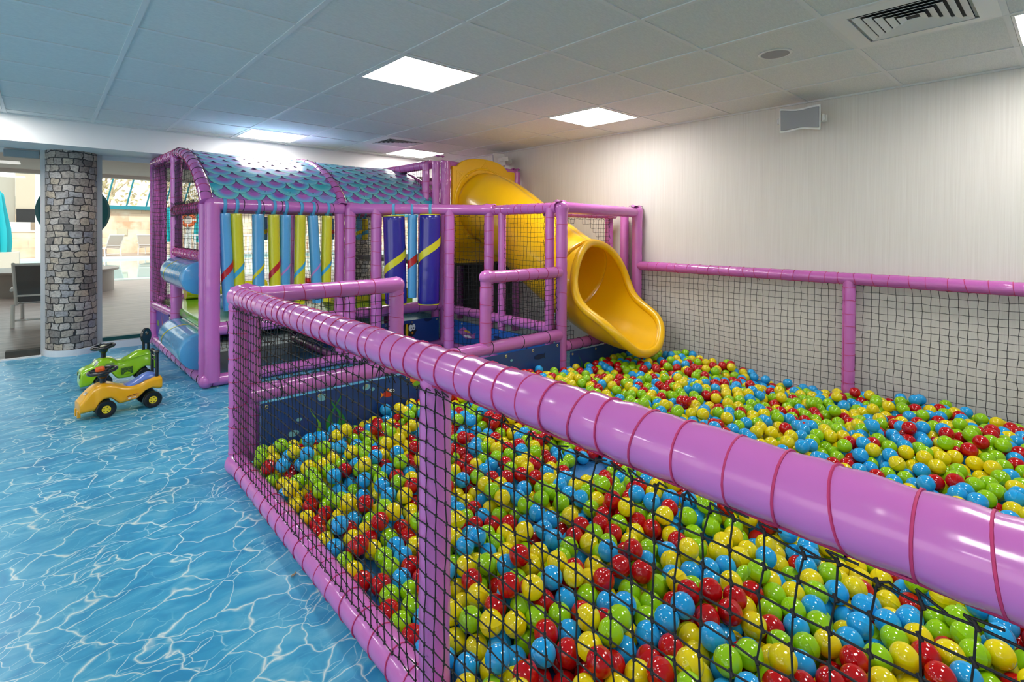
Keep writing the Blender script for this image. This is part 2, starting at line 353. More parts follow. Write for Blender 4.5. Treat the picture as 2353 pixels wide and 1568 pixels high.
def net(parent, O, U, V, lu, lv, cell=.042, r=.0019, sides=4, off=None, jit=.0035, lace=True, keep=None, sag=.01, nrm=None, name='net', mats=None, knots=False):
    """knotted square mesh net with a lacing cord around its border"""
    O, U, V = Vector(O), Vector(U).normalized(), Vector(V).normalized(); Nn = U.cross(V) if nrm is None else Vector(nrm)
    nu, nv = max(2, round(lu / cell)), max(2, round(lv / cell)); rg = random.Random(int(abs(O.x * 91 + O.y * 37 + O.z * 11) * 100))
    ph = [rg.uniform(0, 6) for _ in range(6)]
    P = [[None] * (nv + 1) for _ in range(nu + 1)]
    for i in range(nu + 1):
        for j in range(nv + 1):
            a, b = lu * i / nu, lv * j / nv; e = max(0, math.sin(PI * i / nu) * math.sin(PI * j / nv))
            w = .006 * (math.sin(a * 5 + ph[0] + b * 3) + math.sin(b * 6 + ph[1])) * e ** .5
            w2 = .006 * (math.sin(a * 4 + ph[2]) + math.sin(b * 7 + ph[3] + a * 2)) * e ** .5
            edge = (i in (0, nu)) or (j in (0, nv)); jj = jit * (1.6 if edge else 1)
            pt = O + U * (a + w + rg.uniform(-jj, jj)) + V * (b + w2 + rg.uniform(-jj, jj)) + Nn * (sag * e * math.sin(a * 2.3 + ph[4]) * math.cos(b * 3.1 + ph[5]) + rg.uniform(-.001, .001))
            P[i][j] = pt if (keep is None or keep(a, b)) else None
    A = []; B = []
    def seg(a, b): A.append(a); B.append(b)
    for i in range(nu + 1):
        for j in range(nv + 1):
            p = P[i][j]
            if p is None: continue
            if i < nu and P[i + 1][j] is not None: seg(p, P[i + 1][j])
            if j < nv and P[i][j + 1] is not None: seg(p, P[i][j + 1])
    if lace:
        for (i, j, d) in [(i, 0, -V) for i in range(nu + 1)] + [(i, nv, V) for i in range(nu + 1)] + [(0, j, -U) for j in range(nv + 1)] + [(nu, j, U) for j in range(nv + 1)]:
            p = P[i][j]
            if p is None: continue
            t = U if abs(d.dot(V)) > .5 else V; h = rg.uniform(.004, .014)
            a = p + d * h + t * rg.uniform(-.012, .012) + Nn * rg.uniform(-.004, .004); b_ = p + t * cell * .5 + d * rg.uniform(0, .01)
            seg(p, a); seg(a, b_)
            if rg.random() < .25: seg(a, a + Vector((rg.uniform(-.015, .015), rg.uniform(-.01, .01), -rg.uniform(.01, .03))))
    o = segs(name, A, B, r, sides, mats or NET, parent)
    if knots:
        K = [p for row in P for p in row if p is not None]; q = Vector((.0018, .0018, .0022)); segs('net_knots', [p - q for p in K], [p + q for p in K], r * 1.75, 6, mats or NET, o)['kind'] = 'stuff'
    return o
def segs(name, A, B, r, sides, m, parent=None):
    A = np.array([tuple(a) for a in A]); B = np.array([tuple(b) for b in B]); D = B - A; L = np.linalg.norm(D, axis=1, keepdims=True) + 1e-9; D = D / L
    up = np.where(np.abs(D[:, 2:3]) < .9, np.array([[0, 0, 1.]]), np.array([[1., 0, 0]])); u = up - D * (up * D).sum(1, keepdims=True); u /= np.linalg.norm(u, axis=1, keepdims=True); w = np.cross(D, u)
    n = len(A); V = np.zeros((n, 2, sides, 3)); ext = r * .5
    for j in range(sides):
        a = 2 * PI * (j + .5) / sides; o = (u * math.cos(a) + w * math.sin(a)) * r
        V[:, 0, j] = A - D * ext + o; V[:, 1, j] = B + D * ext + o
    k = np.arange(n)[:, None] * 2 * sides; F = []
    for j in range(sides):
        j2 = (j + 1) % sides; F.append(np.concatenate([k + j, k + j2, k + sides + j2, k + sides + j], 1))
    F = np.concatenate(F); return raw_mesh(name, V.reshape(-1, 3), F, [m], None, parent)
def raw_mesh(name, V, F, mats, mi=None, parent=None, smooth=True):
    me = bpy.data.meshes.new(name); me.vertices.add(len(V)); me.vertices.foreach_set('co', np.asarray(V, np.float32).ravel())
    nf, ns = F.shape; me.loops.add(nf * ns); me.loops.foreach_set('vertex_index', F.astype(np.int32).ravel())
    me.polygons.add(nf); me.polygons.foreach_set('loop_start', np.arange(0, nf * ns, ns, dtype=np.int32)); me.polygons.foreach_set('loop_total', np.full(nf, ns, np.int32))
    for m in mats: me.materials.append(m)
    if mi is not None: me.polygons.foreach_set('material_index', mi.astype(np.int32))
    me.polygons.foreach_set('use_smooth', np.full(nf, smooth)); me.update(calc_edges=True)
    o = bpy.data.objects.new(name, me); C.objects.link(o)
    if parent: o.parent = parent; o.matrix_parent_inverse = parent_inv(parent)
    return o

# ================================================================ THE ROOM
XW = 4.42                                           # right wall
def gx(i): return -.262 + .6 * i
def gy(j): return 3.237 + .6 * j
struct('floor', MB().box(-4, -3, -.06, XW, 7.0, 0), FLOORM)
struct('wall_right', MB().box(XW, -3, -.06, XW + .15, 7.0, H_CEIL + .1), WALLP)
struct('wall_back', MB().box(-4.15, -3.15, -.06, XW + .15, -3, H_CEIL + .1), WHITE)
struct('wall_left', MB().box(-4.15, -3, -.06, -4, 7.0, .25).box(-4.15, -3, 2.1, -4, 7.0, H_CEIL + .1).box(-4.15, -3, .25, -4, -2.4, 2.1).box(-4.15, 2, .25, -4, 2.3, 2.1).box(-4.15, 6.6, .25, -4, 7.0, 2.1), WHITE)
struct('added_window_left', MB().box(-4.09, -2.4, .25, -4.08, 2, 2.1).box(-4.09, 2.3, .25, -4.08, 6.6, 2.1), GLASS)  # unseen glazing, added so daylight comes in and brightens the ceiling
struct('wall_far', MB().box(-4, 6.43, 2.065, XW, 7.12, H_CEIL + .1), WHITE)      # the downstand beam over the glazing
struct('ceiling', MB().box(-4, -3, H_CEIL, XW, 6.43, H_CEIL + .06), TILEM)
TEE = mat('ceiling tee', (.74, .75, .74), .55)
tees = MB()
for i in range(-6, 8): tees.box(gx(i) - .012, -3, H_CEIL - .0055, gx(i) + .012, 6.43, H_CEIL - .0005)
for j in range(-10, 6):
    for i in range(-7, 8):
        x0, x1 = max(-4, gx(i) + .012), min(XW, gx(i + 1) - .012)
        if x1 > x0: tees.box(x0, gy(j) - .012, H_CEIL - .005, x1, gy(j) + .012, H_CEIL - .0005)
tees.box(XW - .02, -3, H_CEIL - .012, XW, 6.43, H_CEIL - .0005); tees.box(-4, 6.41, H_CEIL - .012, XW, 6.43, H_CEIL - .0005)
struct('trim_1', tees, TEE)
# glazing line
struct('trim_2', MB().box(-4, 6.93, 0, -.03, 6.99, .012).box(-4, 7.03, 2.02, -.02, 7.07, 2.065).box(.44, 7.03, 2.02, XW, 7.07, 2.065), WHITE)
struct('trim_3', MB().box(.45, 6.99, .075, XW, 7.06, .115), mat('dark teal sill', (.0, .07, .07), .4))
struct('trim_4', MB().box(-.035, 6.99, 0, .003, 7.05, 2.065).box(.405, 6.99, .06, .45, 7.05, 2.065), mat('grey jamb', (.55, .55, .55), .45))
struct('window_1', MB().box(-4, 7.045, 0, -.03, 7.055, 2.02), GLASS)
struct('window_2', MB().box(.45, 7.045, .11, XW, 7.055, 2.02), GLASS)
SKIRT = mat('white glazed skirting', (.72, .74, .78), .25)
b = MB(); cc = (.205, 7.03)
pts = [(cc[0] + .228 * math.cos(a), cc[1] + .262 * math.sin(a)) for a in [PI + PI * k / 24 for k in range(25)]]
b.prism([(-.045, 7.03)] + pts + [(.46, 7.03)], Matrix.Identity(4), .062); b.box(.44, 6.93, 0, XW, 7.03, .075)
struct('baseboard_far', b, SKIRT)
struct('baseboard_right', MB().box(XW - .015, -3, 0, XW, 6.9, .08), SKIRT)
# stone clad column
def stone_column(name, x, y, R, z0, z1, label, ry=None):
    ry = ry or R
    n = 64; vs = []; uv = []; fs = []
    for j in range(n + 1):
        a = -PI / 2 - PI + 2 * PI * j / n
        for z in (z0, z1): vs.append((x + R * math.cos(a), y + ry * math.sin(a), z)); uv.append((R * 2 * PI * j / n, z))
    fs = [(2 * j, 2 * j + 2, 2 * j + 3, 2 * j + 1) for j in range(n)]
    mb = MB(); mb.add(vs, fs); return tag(mb.build(name, STONE, uv=uv), label, 'column')
stone_column('stone_column', .203, 7.03, .208, .062, 2.066, 'round column clad in grey rubble stone beside the ride-on cars', .245)

# ---------------------------------------------------------------- ceiling fittings
def light(i, j, label):
    x, y = gx(i), gy(j); t = thing('ceiling_light', label, 'light', (x + .3, y + .3, H_CEIL - .01), 'square ceiling panel lights')
    a, c = .014, .026
    f = MB()
    for q in ((x + a, y + a, x + .6 - a, y + c), (x + a, y + .6 - c, x + .6 - a, y + .6 - a), (x + a, y + c, x + c, y + .6 - c), (x + .6 - c, y + c, x + .6 - a, y + .6 - c)): f.box(q[0], q[1], H_CEIL - .008, q[2], q[3], H_CEIL - .0006)
    f.build('frame', WHITEP, t, False)
    MB().box(x + c, y + c, H_CEIL - .006, x + .6 - c, y + .6 - c, H_CEIL - .001).build('diffuser', PANEL, t, False)
light(3, -1, 'large bright square ceiling panel nearest the middle of the room, over the water-print floor edge')
light(6, -1, 'bright square ceiling panel near the right wall above the slide')
light(3, 4, 'bright square ceiling panel right above the fish-scale tunnel roof, touching the beam')
light(6, 4, 'small far ceiling panel above the pink frame top, left of the far speaker')
light(6, -6, 'ceiling panel at the right edge beside the large square air vent')
light(-1, 4, 'ceiling panel just cut by the left edge over the glass wall')
for i, j in ((-1, -1), (3, -6), (-1, -6), (-5, -1), (-5, 4), (-5, -6)):
    light(i, j, 'square ceiling panel outside the photographed part of the room')
def vent(i, j, label):
    x, y = gx(i) + .3, gy(j) + .3; t = thing('air_vent', label, 'vent', (x, y, H_CEIL - .02), 'square ceiling air diffusers')
    def sq(mb, h0, z0, h1, z1, th):               # a sloping square louvre
        vs = []
        for h, z in ((h0, z0), (h1, z1), (h1, z1 + th), (h0, z0 + th)): vs += [(x - h, y - h, z), (x + h, y - h, z), (x + h, y + h, z), (x - h, y + h, z)]
        fs = [(a * 4 + k, a * 4 + (k + 1) % 4, ((a + 1) % 4) * 4 + (k + 1) % 4, ((a + 1) % 4) * 4 + k) for a in range(4) for k in range(4)]
        mb.add(vs, fs)
    f = MB(); sq(f, .288, H_CEIL - .006, .215, H_CEIL - .012, .004); f.build('frame', WHITEP, t, False)
    MB().box(x - .2, y - .2, H_CEIL - .002, x + .2, y + .2, H_CEIL - .0006).build('duct_opening', DARK, t, False)
    for k in range(5):
        h = .2 - .037 * k; lb = MB(); sq(lb, h, H_CEIL - .013, h - .026, H_CEIL - .004, .002); lb.build('louvre', WHITEP, t, False)
vent(5, -5, 'large square air vent with nested louvres at the top right')
vent(5, 3, 'small far air vent above the fish-scale roof')
t = thing('ceiling_speaker', 'round grey speaker set in a ceiling tile left of the large vent', 'speaker', (3.1, 1.18, H_CEIL))
T = frame_T((3.1, 1.18, H_CEIL), (1, 0, 0), (0, -1, 0), (0, 0, -1))
MB().lathe([(.088, .0006), (.09, .004), (.084, .007), (.076, .007), (.074, .0055)], T, 40).build('bezel', WHITEP, t)
MB().lathe([(.074, .0006), (.074, .0055), (.05, .0065), (.01, .007)], T, 40).build('grille', GREYP, t)
def wall_speaker(y, z, yawd, label):
    t = thing('wall_speaker', label, 'speaker', (XW, y, z), 'white speakers high on the right wall')
    c = Vector((XW - .2, y, z)); q = Matrix.Rotation(math.radians(yawd), 4, 'Z') @ Matrix.Rotation(math.radians(-8), 4, 'Y')
    T = Matrix.Translation(c) @ q                   # local: -x front, y width, z up
    def sect(h, w0, k=24):                          # front outline, wavy top and bottom
        up = [(w0 - 2 * w0 * i / k, h * (1 + .10 * math.cos(PI * 2 * i / k * 1.0 + .4))) for i in range(k + 1)]
        return up + [(-a, -b) for a, b in up]
    def body(mb, x0, x1, h0, w0, h1, w1):
        A = sect(h0, w0); B = sect(h1, w1); n = len(A)
        vs = [T @ Vector((x0, a, b)) for a, b in A] + [T @ Vector((x1, a, b)) for a, b in B]
        mb.add(vs, [tuple(range(n)), tuple(range(n, 2 * n))[::-1]] + [(i, n + i, n + (i + 1) % n, (i + 1) % n) for i in range(n)])
    m = MB(); body(m, -.055, .085, .085, .135, .062, .1); m.build('cabinet', WHITEP, t, bevel=.004)
    m = MB(); body(m, -.066, -.054, .068, .124, .07, .127); m.build('grille', GREYP, t, bevel=.003)
    m = MB()
    for s in (-1, 1): m.prism([(-.03, -.025), (.1, -.025), (.1, .025), (-.03, .025)], T @ frame_T((.02, s * .142, 0), (1, 0, 0), (0, 0, 1), (0, -1, 0)), .008)
    m.box(XW - c.x - .11, -.15, -.025, XW - c.x - .1, .15, .025, 0, Matrix.Translation(c)); m.box(XW - .11, y - .03, z - .03, XW + .0, y + .03, z + .03)
    m.build('bracket', WHITEP, t, False)
    k = MB()
    for s in (-1, 1): k.lathe([(.024, 0), (.024, .01), (.018, .014)], T @ frame_T((.03, s * .145, 0), (1, 0, 0), (0, 0, s), (0, s, 0)), 20)
    k.build('knob', WHITEP, t)
wall_speaker(1.42, 2.14, 14, 'white wavy-fronted speaker high on the right wall above the netted fence')
wall_speaker(4.92, 2.16, -38, 'far white speaker on the wall behind the top of the yellow slide')

# ================================================================ FRONT BALL PIT FENCE
XF = .765; RZ = .925
t = thing('pit_fence', 'long purple padded fence with black net along the near side of the ball pit', 'fence', (XF, 1.1, 0))
pipe(t, 'top_rail', (XF - .005, 2.985, RZ), (XF, -1.0, RZ), .052, 'r', .072, joint=(1, 0))
pipe(t, 'bottom_rail', (XF - .02, 2.965, .052), (XF - .02, -1.0, .052), .05, 'r', .1, joint=(1, 0))
pipe(t, 'corner_post', (XF - .012, 2.972, .05), (XF - .012, 2.972, RZ), .046, 'r', .11, VINYL2)
pipe(t, 'post', (XF, 1.14, .06), (XF, 1.14, RZ), .042, None, m=VINYL)
pipe(t, 'post', (XF, -.67, .06), (XF, -.67, RZ), .042, None, m=VINYL)
net(t, (XF - .046, 2.915, .098), (0, -1, 0), (0, 0, 1), 3.85, .775, nrm=(-1, 0, 0), sag=.006, r=.0016, knots=True)
MB().prism([(0, 0), (.085, .02), (.14, .0), (.15, -.02), (.03, -.03)], frame_T((XF - .05, 2.99, RZ + .05), (1, -.1, 0), (0, .1, .35), (0, -1, .2)), .003).build('seam_flap', VINYL, t)

# back side of the pit, left and right of the way in
t = thing('pit_fence', 'short purple netted fence panel left of the ball pit entrance', 'fence', (1.2, 2.95, 0), 'fence panels beside the pit entrance')
YB = 2.95
pipe(t, 'top_rail', (.80, YB, RZ + .005), (1.675, YB, RZ + .005), .047, 'r', .105, joint=(0, 1))
pipe(t, 'post', (.82, YB + .03, .05), (.82, YB + .03, RZ - .04), .045, 'r', .16)
pipe(t, 'post', (1.675, YB, .40), (1.675, YB, RZ), .047, 'r', .12)
net(t, (.85, YB, .46), (1, 0, 0), (0, 0, 1), .8, .42, sides=4)
t = thing('pit_fence', 'short purple netted fence panel between the pit entrance and the slide', 'fence', (2.8, YB, 0), 'fence panels beside the pit entrance')
pipe(t, 'top_rail', (2.42, YB, RZ + .012), (3.22, YB, RZ + .012), .047, 'r', .1, joint=(1, 0))
pipe(t, 'post', (2.42, YB, .40), (2.42, YB, RZ), .044, 'r', .12)
net(t, (2.46, YB, .46), (1, 0, 0), (0, 0, 1), .72, .42, sides=4)
t = thing('pit_sill', 'low purple padded rail along the back of the ball pit, above the sea banner', 'rail', (2, YB, 0))
pipe(t, 'rail', (.80, YB, .405), (3.22, YB, .405), .05, 'b', .27, m=VINYL)
t = thing('pit_sill', 'reddish padded rail under the mouth of the yellow slide', 'rail', (3.8, YB, 0))
pipe(t, 'rail', (3.28, YB, .30), (4.33, YB, .30), .047, 'b', .12)
# fence along the right wall
XR = 4.345
t = thing('pit_fence', 'purple netted fence standing against the right wall along the ball pit', 'fence', (XR, 1.5, 0))
pipe(t, 'top_rail', (XR, 2.95, .95), (XR, -1.0, .95), .044, 'r', .1, m=VINYL2)
for y in (1.12, -.7): pipe(t, 'post', (XR, y, .04), (XR, y, .95), .042, 'r', .1)
net(t, (XR - .0, 2.9, .05), (0, -1, 0), (0, 0, 1), 1.74, .86, cell=.047, sides=3, r=.0019, nrm=(-1, 0, 0))
net(t, (XR - .0, 1.08, .05), (0, -1, 0), (0, 0, 1), 1.74, .86, cell=.047, sides=3, r=.0019, nrm=(-1, 0, 0))
tag(MB().box(.80, -1.0, .0, 4.29, 2.88, .03).build('pit_mat', MATBLUE, smooth=False), 'blue padded mat showing in a hollow between the balls', 'mat')

# ---------------------------------------------------------------- printed sea banners
def seaweed(h, w, bend):
    k = 14; L = []; R = []
    for i in range(k + 1):
        u = i / k; x = bend * math.sin(u * 4.2) * h * .28 + bend * u * u * h * .3; ww = 1.5 * w * (1 - u) * (.7 + .3 * math.sin(u * 7)) + .0008
        L.append((x - ww, u * h)); R.append((x + ww, u * h))
    return L + R[::-1]
def ell(cx, cy, a, b, n=18, t=0): return [(cx + a * math.cos(2 * PI * k / n) * math.cos(t) - b * math.sin(2 * PI * k / n) * math.sin(t), cy + a * math.cos(2 * PI * k / n) * math.sin(t) + b * math.sin(2 * PI * k / n) * math.cos(t)) for k in range(n)]
PAL = {'red': (.65, .03, .01), 'orange': (.8, .25, .01), 'green': (.02, .24, .04), 'lime': (.2, .45, .02), 'pale': (.2, .5, .6), 'white': (.85, .85, .85), 'black': (.01, .01, .01), 'yellow': (.8, .5, .01), 'dark': (.005, .015, .07), 'lilac': (.4, .12, .42), 'bright': (.01, .18, .55), 'cyan': (.02, .4, .45)}
PM = {k: mat('print ' + k, v, .45) for k, v in PAL.items()}
def banner(o, x, w, h, label, prints, bm=NAVY, eyes=True):
    """a thin vinyl sheet; local x along X, y up, faces the camera side"""
    o = Vector(o); x = Vector(x).normalized(); z = Vector((0, 0, 1)); nrm = x.cross(z)
    if nrm.dot(o - Vector((0, 0, 1.28))) > 0: nrm = -nrm
    t = thing('banner', label, 'banner', o, 'printed sea banners')
    T = frame_T(o, x, z, nrm)
    MB().prism([(0, 0), (w, 0), (w, h), (0, h)], T, .002).build('sheet', bm, t, False)
    for k, (nm, colr, poly) in enumerate(prints):
        poly = [(min(max(a, .002), w - .002), min(max(b, .002), h - .002)) for a, b in poly]
        P = T @ Matrix.Translation((0, 0, .0022 + .0004 * k)); MB().prism(poly, P, .0003).build(nm, PM[colr], t, False)
    if eyes:
        n = max(2, int(w / .27))
        for i in range(n + 1):
            c = T @ Vector((.03 + (w - .06) * i / n, h - .022, .003)); e = MB(); rr = [(c + x * .008 * math.cos(a) + z * .008 * math.sin(a)) for a in [2 * PI * j / 12 for j in range(12)]]
            e.tube(rr, .0028, 6, closed=True); e.build('eyelet', GOLD, t)
def fish(cx, cy, s, body, fin, d=1):
    return [('fish_tail', fin, [(cx - d * s * .8, cy), (cx - d * s * 1.5, cy + s * .55), (cx - d * s * 1.35, cy), (cx - d * s * 1.5, cy - s * .55)]),
            ('fish_body', body, ell(cx, cy, s, s * .62)), ('fish_fin', fin, [(cx - s * .5, cy + s * .5), (cx, cy + s * .98), (cx + s * .3, cy + s * .5)]),
            ('fish_eye', 'white', ell(cx + d * s * .45, cy + s * .42, s * .3, s * .3)), ('fish_eye', 'white', ell(cx + d * s * .9, cy + s * .32, s * .3, s * .28)),
            ('fish_pupil', 'black', ell(cx + d * s * .52, cy + s * .42, s * .1, s * .1)), ('fish_pupil', 'black', ell(cx + d * s * .97, cy + s * .32, s * .1, s * .1))]
def off(poly, dx, dy): return [(a + dx, b + dy) for a, b in poly]
pr = [('bubble', 'pale', ell(.17, .13, .03, .017)), ('bubble', 'pale', ell(.2, .2, .016, .01)), ('bubble', 'pale', ell(.33, .295, .027, .02)), ('bubble', 'pale', ell(.6, .3, .024, .018)), ('bubble', 'pale', ell(.64, .28, .014, .011)),
      ('seaweed', 'lime', off(seaweed(.2, .014, 1), .25, .05)), ('seaweed', 'green', off(seaweed(.26, .03, 1), .36, .03)), ('seaweed', 'green', off(seaweed(.28, .026, -1), .46, .03)),
      ('coral', 'orange', ell(.95, .29, .05, .04) ), ('coral', 'lime', ell(.955, .25, .035, .022))] + fish(.745, .232, .036, 'red', 'orange') + \
     [('seaweed', 'green', off(seaweed(.2, .018, 1), 1.62, .02)), ('bubble', 'pale', ell(1.78, .27, .012, .009)), ('bubble', 'pale', ell(1.68, .2, .01, .008)), ('seaweed', 'lime', off(seaweed(.16, .01, -1), 1.7, .05))] + \
     [('dark_fish', 'dark', ell(2.08, .25, .055, .02)), ('dark_fish', 'dark', [(2.11, .25), (2.15, .28), (2.14, .25), (2.15, .22)])]
banner((.84, 2.892, .03), (1, 0, 0), 2.33, .33, 'long navy sea banner with red fish and weed along the back of the ball pit', pr)
banner((3.31, 2.90, .03), (1, 0, 0), 1.0, .225, 'dark sea banner in the shade below the yellow slide', [('seaweed', 'green', off(seaweed(.17, .012, 1), .1, .02)), ('seaweed', 'green', off(seaweed(.15, .014, -1), .6, .02))])
bee = [('dark_fish', 'dark', ell(.83, .24, .05, .025)), ('bee_fish_body', 'black', ell(.58, .14, .1, .08)), ('bee_fish_stripe', 'yellow', ell(.52, .14, .016, .074)), ('bee_fish_stripe', 'yellow', ell(.575, .14, .016, .078)),
       ('bee_fish_eye', 'white', ell(.62, .17, .024, .034)), ('bee_fish_eye', 'white', ell(.655, .175, .02, .034)), ('bee_fish_pupil', 'black', ell(.627, .165, .006, .009)), ('bee_fish_pupil', 'black', ell(.655, .165, .006, .009)), ('bee_fish_fin', 'black', [(.63, .12), (.7, .15), (.66, .09)]), ('bee_fish_lips', 'orange', ell(.64, .115, .012, .012))]
banner((2.19, 4.655, .1), (1, 0, 0), .97, .25, 'navy banner with a black and yellow striped fish under the platform edge', bee)
rb = [('ray_fish', 'lilac', [(.25, .13), (.36, .19), (.5, .13), (.56, .16), (.54, .09), (.4, .07)]), ('ray_fish_belly', 'white', ell(.43, .1, .07, .012)), ('ray_fish_fin', 'yellow', ell(.42, .15, .05, .01)),
      ('jelly', 'cyan', off(seaweed(.12, .004, 1), .12, .1)), ('jelly', 'cyan', off(seaweed(.12, .004, -1), .18, .1)), ('dark_fish', 'dark', ell(.9, .16, .06, .016)), ('dark_fish', 'dark', ell(1.2, .15, .07, .02)), ('dark_fish', 'dark', [(1.26, .15), (1.31, .18), (1.31, .12)])]
banner((3.205, 4.62, .1), (0, -1, 0), 1.55, .24, 'bright blue sea banner under the netted side wall by the slide', rb, mat('blue banner', (.01, .09, .38), .4))
banner((2.06, 5.78, .1), (0, -1, 0), .98, .34, 'dark blue banner beside the floor mat under the climbing platform', [('seaweed', 'dark', off(seaweed(.2, .02, 1), .3, .02))])
banner((.91, 6.86, .08), (0, -1, 0), .8, .36, 'colourful coral banner low on the outer left side of the play frame', [('coral', 'red', seaweed(.28, .04, 1) and off(seaweed(.28, .04, 1), .35, .02)), ('coral', 'orange', off(seaweed(.3, .03, -1), .5, .02)), ('coral', 'lilac', off(seaweed(.26, .05, 1), .62, .02)), ('fish_body', 'lime', ell(.15, .18, .05, .03)), ('seaweed', 'green', off(seaweed(.2, .03, 1), .22, .01))], mat('violet banner', (.06, .06, .35), .4))

# ================================================================ PLAY FRAME
XL, Y1, YM, YK, ZP, ZR, ZT = .96, 4.71, 5.99, 6.88, .50, 1.485, 2.012
F = thing('climbing_structure', 'large purple padded climbing frame with nets, platform and arched top', 'play structure', (2.2, 5.3, 0))
def post(x, y, z0, z1, r=.05, cord=None, step=.12, m=None, **k): return pipe(F, 'post', (x, y, z0), (x, y, z1), r, cord, step, m, **k)
def rail(a, b_, r=.047, cord=None, step=.12, m=None, **k): return pipe(F, 'rail', a, b_, r, cord, step, m, **k)
post(1.0, Y1 - .01, .05, ZR, .056, None); post(.955, Y1 + .05, .05, ZR, .042, None)
post(2.075, Y1 + .02, .05, ZR, .045, None); post(2.15, Y1 - .05, .05, ZR, .05, 'r', .12)
post(XL, YM, .05, ZT, .05, 'r', .16); post(.9, YK, .05, ZT, .045, 'r', .12); post(.97, YK + .03, .05, ZT, .045, None)
rail((.96, Y1, .055), (.905, YK, .055), .05, 'b', .19, joint=(1, 1)); rail((1.0, Y1, .055), (3.22, Y1, .055), .048, None)
rail((2.1, YM, .055), (2.1, Y1, .055), .05, 'b', .25); post(2.1, YM, .05, ZT, .05, 'r', .13)
rail((1.0, Y1, ZR), (2.08, Y1, ZR), .049, 'b', .15, joint=(1, 1))
rail((1.0, Y1, ZP - .03), (3.25, Y1, ZP - .03), .055, 'b', .22)
rail((XL, Y1 + .08, 1.465), (XL, YM, 1.465), .05, 'r', .04); rail((XL, Y1 + .08, 1.06), (XL, YM, 1.06), .047, 'r', .05, VINYL2)
rail((XL, YM, ZP - .06), (.905, YK, ZP - .06), .047, None)
rail((XL, YM - .05, ZT + .01), (.9, YK, ZT - .005), .048, 'r', .06)
rail((.9, YK + .02, ZT), (3.25, YK + .02, ZT - .01), .045, 'b', .18); rail((.9, YK, ZP), (3.25, YK, ZP), .045, None); rail((.9, YK, .06), (3.25, YK, .06), .045, None)
ARC = [(4.72, 1.5), (4.80, 1.60), (4.90, 1.69), (5.02, 1.765), (5.16, 1.84), (5.32, 1.905), (5.5, 1.962), (5.68, 2.0), (5.85, 2.02), (6.0, 2.02)]
def arch(x, r=.048, cord=True):
    P = [Vector((x, y, z)) for y, z in ARC]; S = []
    for i in range(len(P) - 1):
        for k in range(5): S.append(P[i].lerp(P[i + 1], k / 5))
    S.append(P[-1]); o = MB().tube(S, [r + random.uniform(-.0012, .0012) for _ in S], 22).build('arch', VINYL2, F)
    path = []
    for q, i in enumerate(range(3, len(S) - 2, 3)):
        p = S[i]; d = (S[i + 1] - S[i - 1]).normalized(); u = Vector((1, 0, 0)); w = d.cross(u)
        g = [p + (u * math.cos(a) + w * math.sin(a)) * (r + .001) for a in [2 * PI * j / 18 + 3 for j in range(18)]]
        if q % 2: path += g + [g[0]]
        else: MB().tube(g, .003, 6, closed=True).build('cable_tie', CORD_B, o)
    MB().tube(path, .0022, 5).build('lashing_cord', CORD_R, o)
for x in (XL, 2.1, 3.2): arch(x)
# far right: tall bay that carries the slide
post(3.17, Y1 + .03, .05, ZT + .03, .042, None); post(3.255, Y1 - .03, .05, ZT + .035, .055, None, m=VINYL2); post(3.1, Y1 + .12, ZR - .1, ZT, .04, 'r', .12)
rail((3.15, 6.0, ZT + .0), (3.15, Y1 + .1, ZT + .0), .05, 'r', .1)
rail((3.25, Y1 + .03, ZT + .01), (4.33, Y1 + .03, ZT - .005), .045, None); post(4.345, Y1, .05, ZT, .045, None)
post(3.2, 5.85, .05, ZT, .045, 'r', .14); post(4.33, 5.85, .05, ZT, .045, None); rail((4.33, Y1, ZT), (4.33, YK, ZT), .045, None); post(3.2, YK, .05, ZT, .045, 'r', .14); post(4.33, YK, .05, ZT, .045, None)
# slanting entrance with the hanging rolls
D0, D1 = Vector((2.16, 4.66, 0)), Vector((3.22, 3.88, 0)); dd = (D1 - D0).normalized()
def dg(u, z): q = D0 + dd * u; return (q.x, q.y, z)
LD = (D1 - D0).length
rail(dg(0, ZR + .003), dg(LD, ZR + .003), .05, None, joint=(1, 1))
post(*dg(.235, 0)[:2], .05, ZR, .051, 'r', .115); post(*dg(.93, 0)[:2], .05, ZR, .049, 'r', .115); post(*dg(LD, 0)[:2], .05, ZR, .048, 'r', .12)
rail(dg(0, .055), dg(.3, .055), .05, None, m=VINYL2); rail(dg(.9, .055), dg(LD, .055), .05, None)
net(F, dg(.05, .1), dd, (0, 0, 1), .15, 1.32, sides=3); net(F, dg(.99, .1), dd, (0, 0, 1), LD - 1.04, 1.32, sides=3)
# side wall towards the pit and the high frame round the slide
post(3.25, YB, .05, ZR, .048, 'r', .24, joint=(0, 1)); post(3.23, YB + .12, .3, ZR, .04, 'r', .15, VINYL); post(3.25, 3.72, .3, ZR, .038, None)
rail((3.25, 3.84, ZR), (3.25, YB + .05, ZR), .048, 'r', .085); rail((3.25, Y1 - .05, .44), (3.25, YB + .1, .44), .046, 'b', .3)
rail((3.25, Y1 - .05, .055), (3.25, 3.1, .055), .045, None)
rail((3.27, YB, ZR), (4.33, YB, ZR - .01), .05, None, m=VINYL2); rail((3.3, YB + .25, ZR - .04), (4.33, YB + .25, ZR - .04), .03, 'r', .09)
post(4.345, YB - .01, .05, ZR, .05, None, joint=(0, 1)); post(4.33, YB + .13, .05, ZR - .03, .042, None); post(4.30, YB + .3, .05, ZR - .05, .042, 'r', .1)
for a in ((3.7, YB + .42), ): net(F, (3.25, 3.68, .48), (0, -1, 0), (0, 0, 1), .52, .96, sides=3, nrm=(-1, 0, 0)); 
net(F, (3.25, 4.62, .48), (0, -1, 0), (0, 0, 1), .85, .5, sides=3, nrm=(-1, 0, 0))
